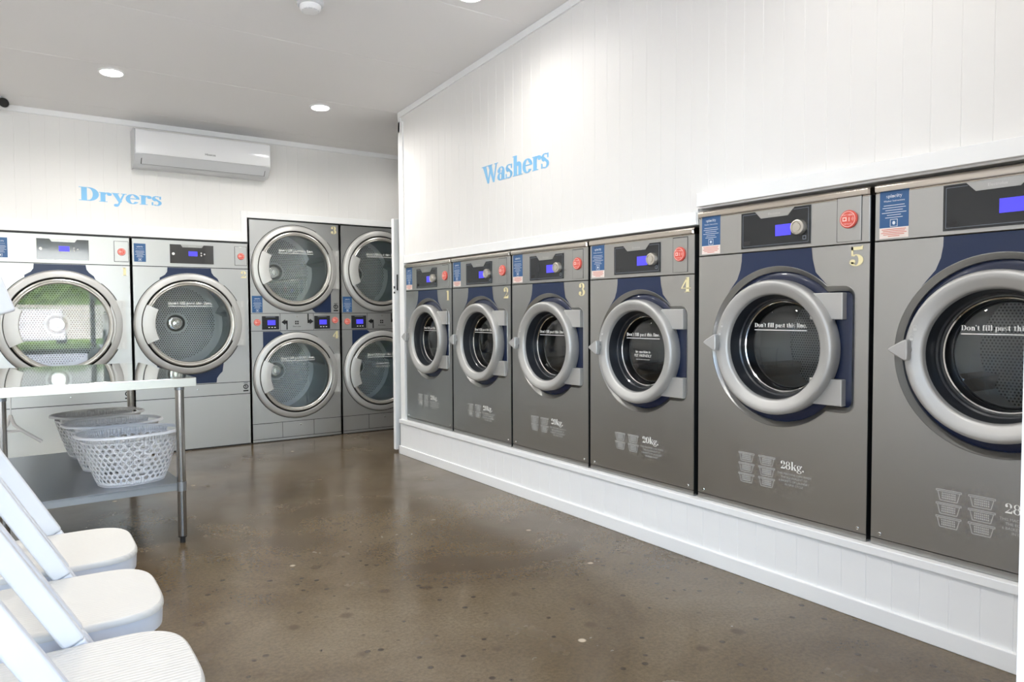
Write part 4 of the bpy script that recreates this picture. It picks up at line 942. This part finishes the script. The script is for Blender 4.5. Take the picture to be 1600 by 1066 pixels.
# ------------------------------------------------------------------ the street behind the camera (seen mirrored in dryer 1)
asph = mat('asphalt', (176, 180, 190), .85, bump=(20, .3)); grass = mat('grass', (110, 140, 60), .9, bump=(30, .5)); hedgem = mat('hedge_leaf', (92, 116, 62), .8, bump=(14, 1.)); brick = mat('house_paint', (190, 196, 200), .8)
carw = mat('car_white', (240, 240, 240), .2, coat=.8); carg = mat('car_glass', (30, 34, 38), .1); tyre = mat('tyre', (26, 26, 26), .7); roofm = mat('roof_tile', (96, 92, 92), .8)
pav = mat('footpath_concrete', (196, 194, 190), .85)
struct(MB().box(-30, 30, -3.2, FY-.3, -.12, -.005).build('floor_footpath', pav))
struct(MB().box(-30, 30, -19, -3.2, -.2, -.06).build('floor_car_park', asph))
tag(MB().box(-30, 30, -25.5, -19, -.2, -.02).build('verge', grass), 'green grass verge across the street, mirrored in dryer 1', 'grass', kind='stuff')
tag(MB().box(-30, 30, -27.9, -27.7, -.2, 1.7).build('street_fence', pav), 'pale rendered fence below the hedge across the street', 'fence')
struct(MB().box(-30, 30, -40, -25.5, -.2, -.08).build('floor_yard', pav))
mb = MB(); random.seed(3); nx, nz = 160, 12
hv = [(-22+44*i/nx, -28.3+.35*random.random(), 3.0*j/nz+(.35*random.random() if j == nz else 0)) for j in range(nz+1) for i in range(nx+1)]
mb.add(hv, [(j*(nx+1)+i, j*(nx+1)+i+1, (j+1)*(nx+1)+i+1, (j+1)*(nx+1)+i) for j in range(nz) for i in range(nx)]); mb.box(-22, 22, -30, -28.2, -.1, 2.8)
tag(mb.build('hedge', hedgem), 'clipped green hedge across the street, mirrored in dryer 1', 'hedge')
hs = empty('house', (2, -36, -.1)); tag(hs, 'pale house behind the hedge, mirrored in dryer 1', 'house')
MB().box(-14, 10, -4, 3, 0, 5.4).build('wall', brick, hs)
MB().add([(-14.6, 3.6, 5.4), (10.6, 3.6, 5.4), (10.6, -4.6, 5.4), (-14.6, -4.6, 5.4), (-12, -.5, 8), (8, -.5, 8)], [(0, 1, 5, 4), (1, 2, 5), (2, 3, 4, 5), (3, 0, 4), (0, 3, 2, 1)]).build('roof', roofm, hs)
for x in (-9, -3, 3): wf = MB().box(x-1, x+1, 3, 3.08, 3.3, 4.9).build('window', trimm, hs); MB().box(x-.85, x+.85, 3.08, 3.1, 3.45, 4.75).build('pane', carg, wf)
def make_car():
    r = empty('car', (0, 0, 0))
    body = [(-2.2, .35), (2.15, .35), (2.2, .75), (1.9, .92), (1.0, 1.0), (.35, 1.45), (-1.3, 1.5), (-2.05, 1.05), (-2.2, .8)]
    MB().prism(body, -.85, .85).build('body', carw, r, bevel=.06, seg=3)
    MB().prism([(.9, 1.02), (.33, 1.4), (-.4, 1.43), (-.4, 1.02)], -.86, .86).prism([(-.5, 1.02), (-.5, 1.43), (-1.25, 1.43), (-1.8, 1.05)], -.86, .86).build('side_window', carg, r)
    for x in (-1.35, 1.35):
        for y in (-.8, .8): MB().lathe([(.0, -.1), (.33, -.1), (.33, .1), (.0, .1)], 0, 0, 24).build('wheel', tyre, r, smooth=True, angle=40); q = bpy.context.scene.collection.objects[-1]; q.location = (x, y, .33)
    return r
ca = make_car(); cb = copy_tree(ca); ca.location = (.5, -16.2, -.06); cb.location = (3.7, -16.4, -.06); ca.rotation_euler = cb.rotation_euler = (0, 0, pi/2)
tag(ca, 'white hatchback parked across the street, left one mirrored in dryer 1', 'car', 'white parked cars'); tag(cb, 'white hatchback parked across the street, right one mirrored in dryer 1', 'car', 'white parked cars')
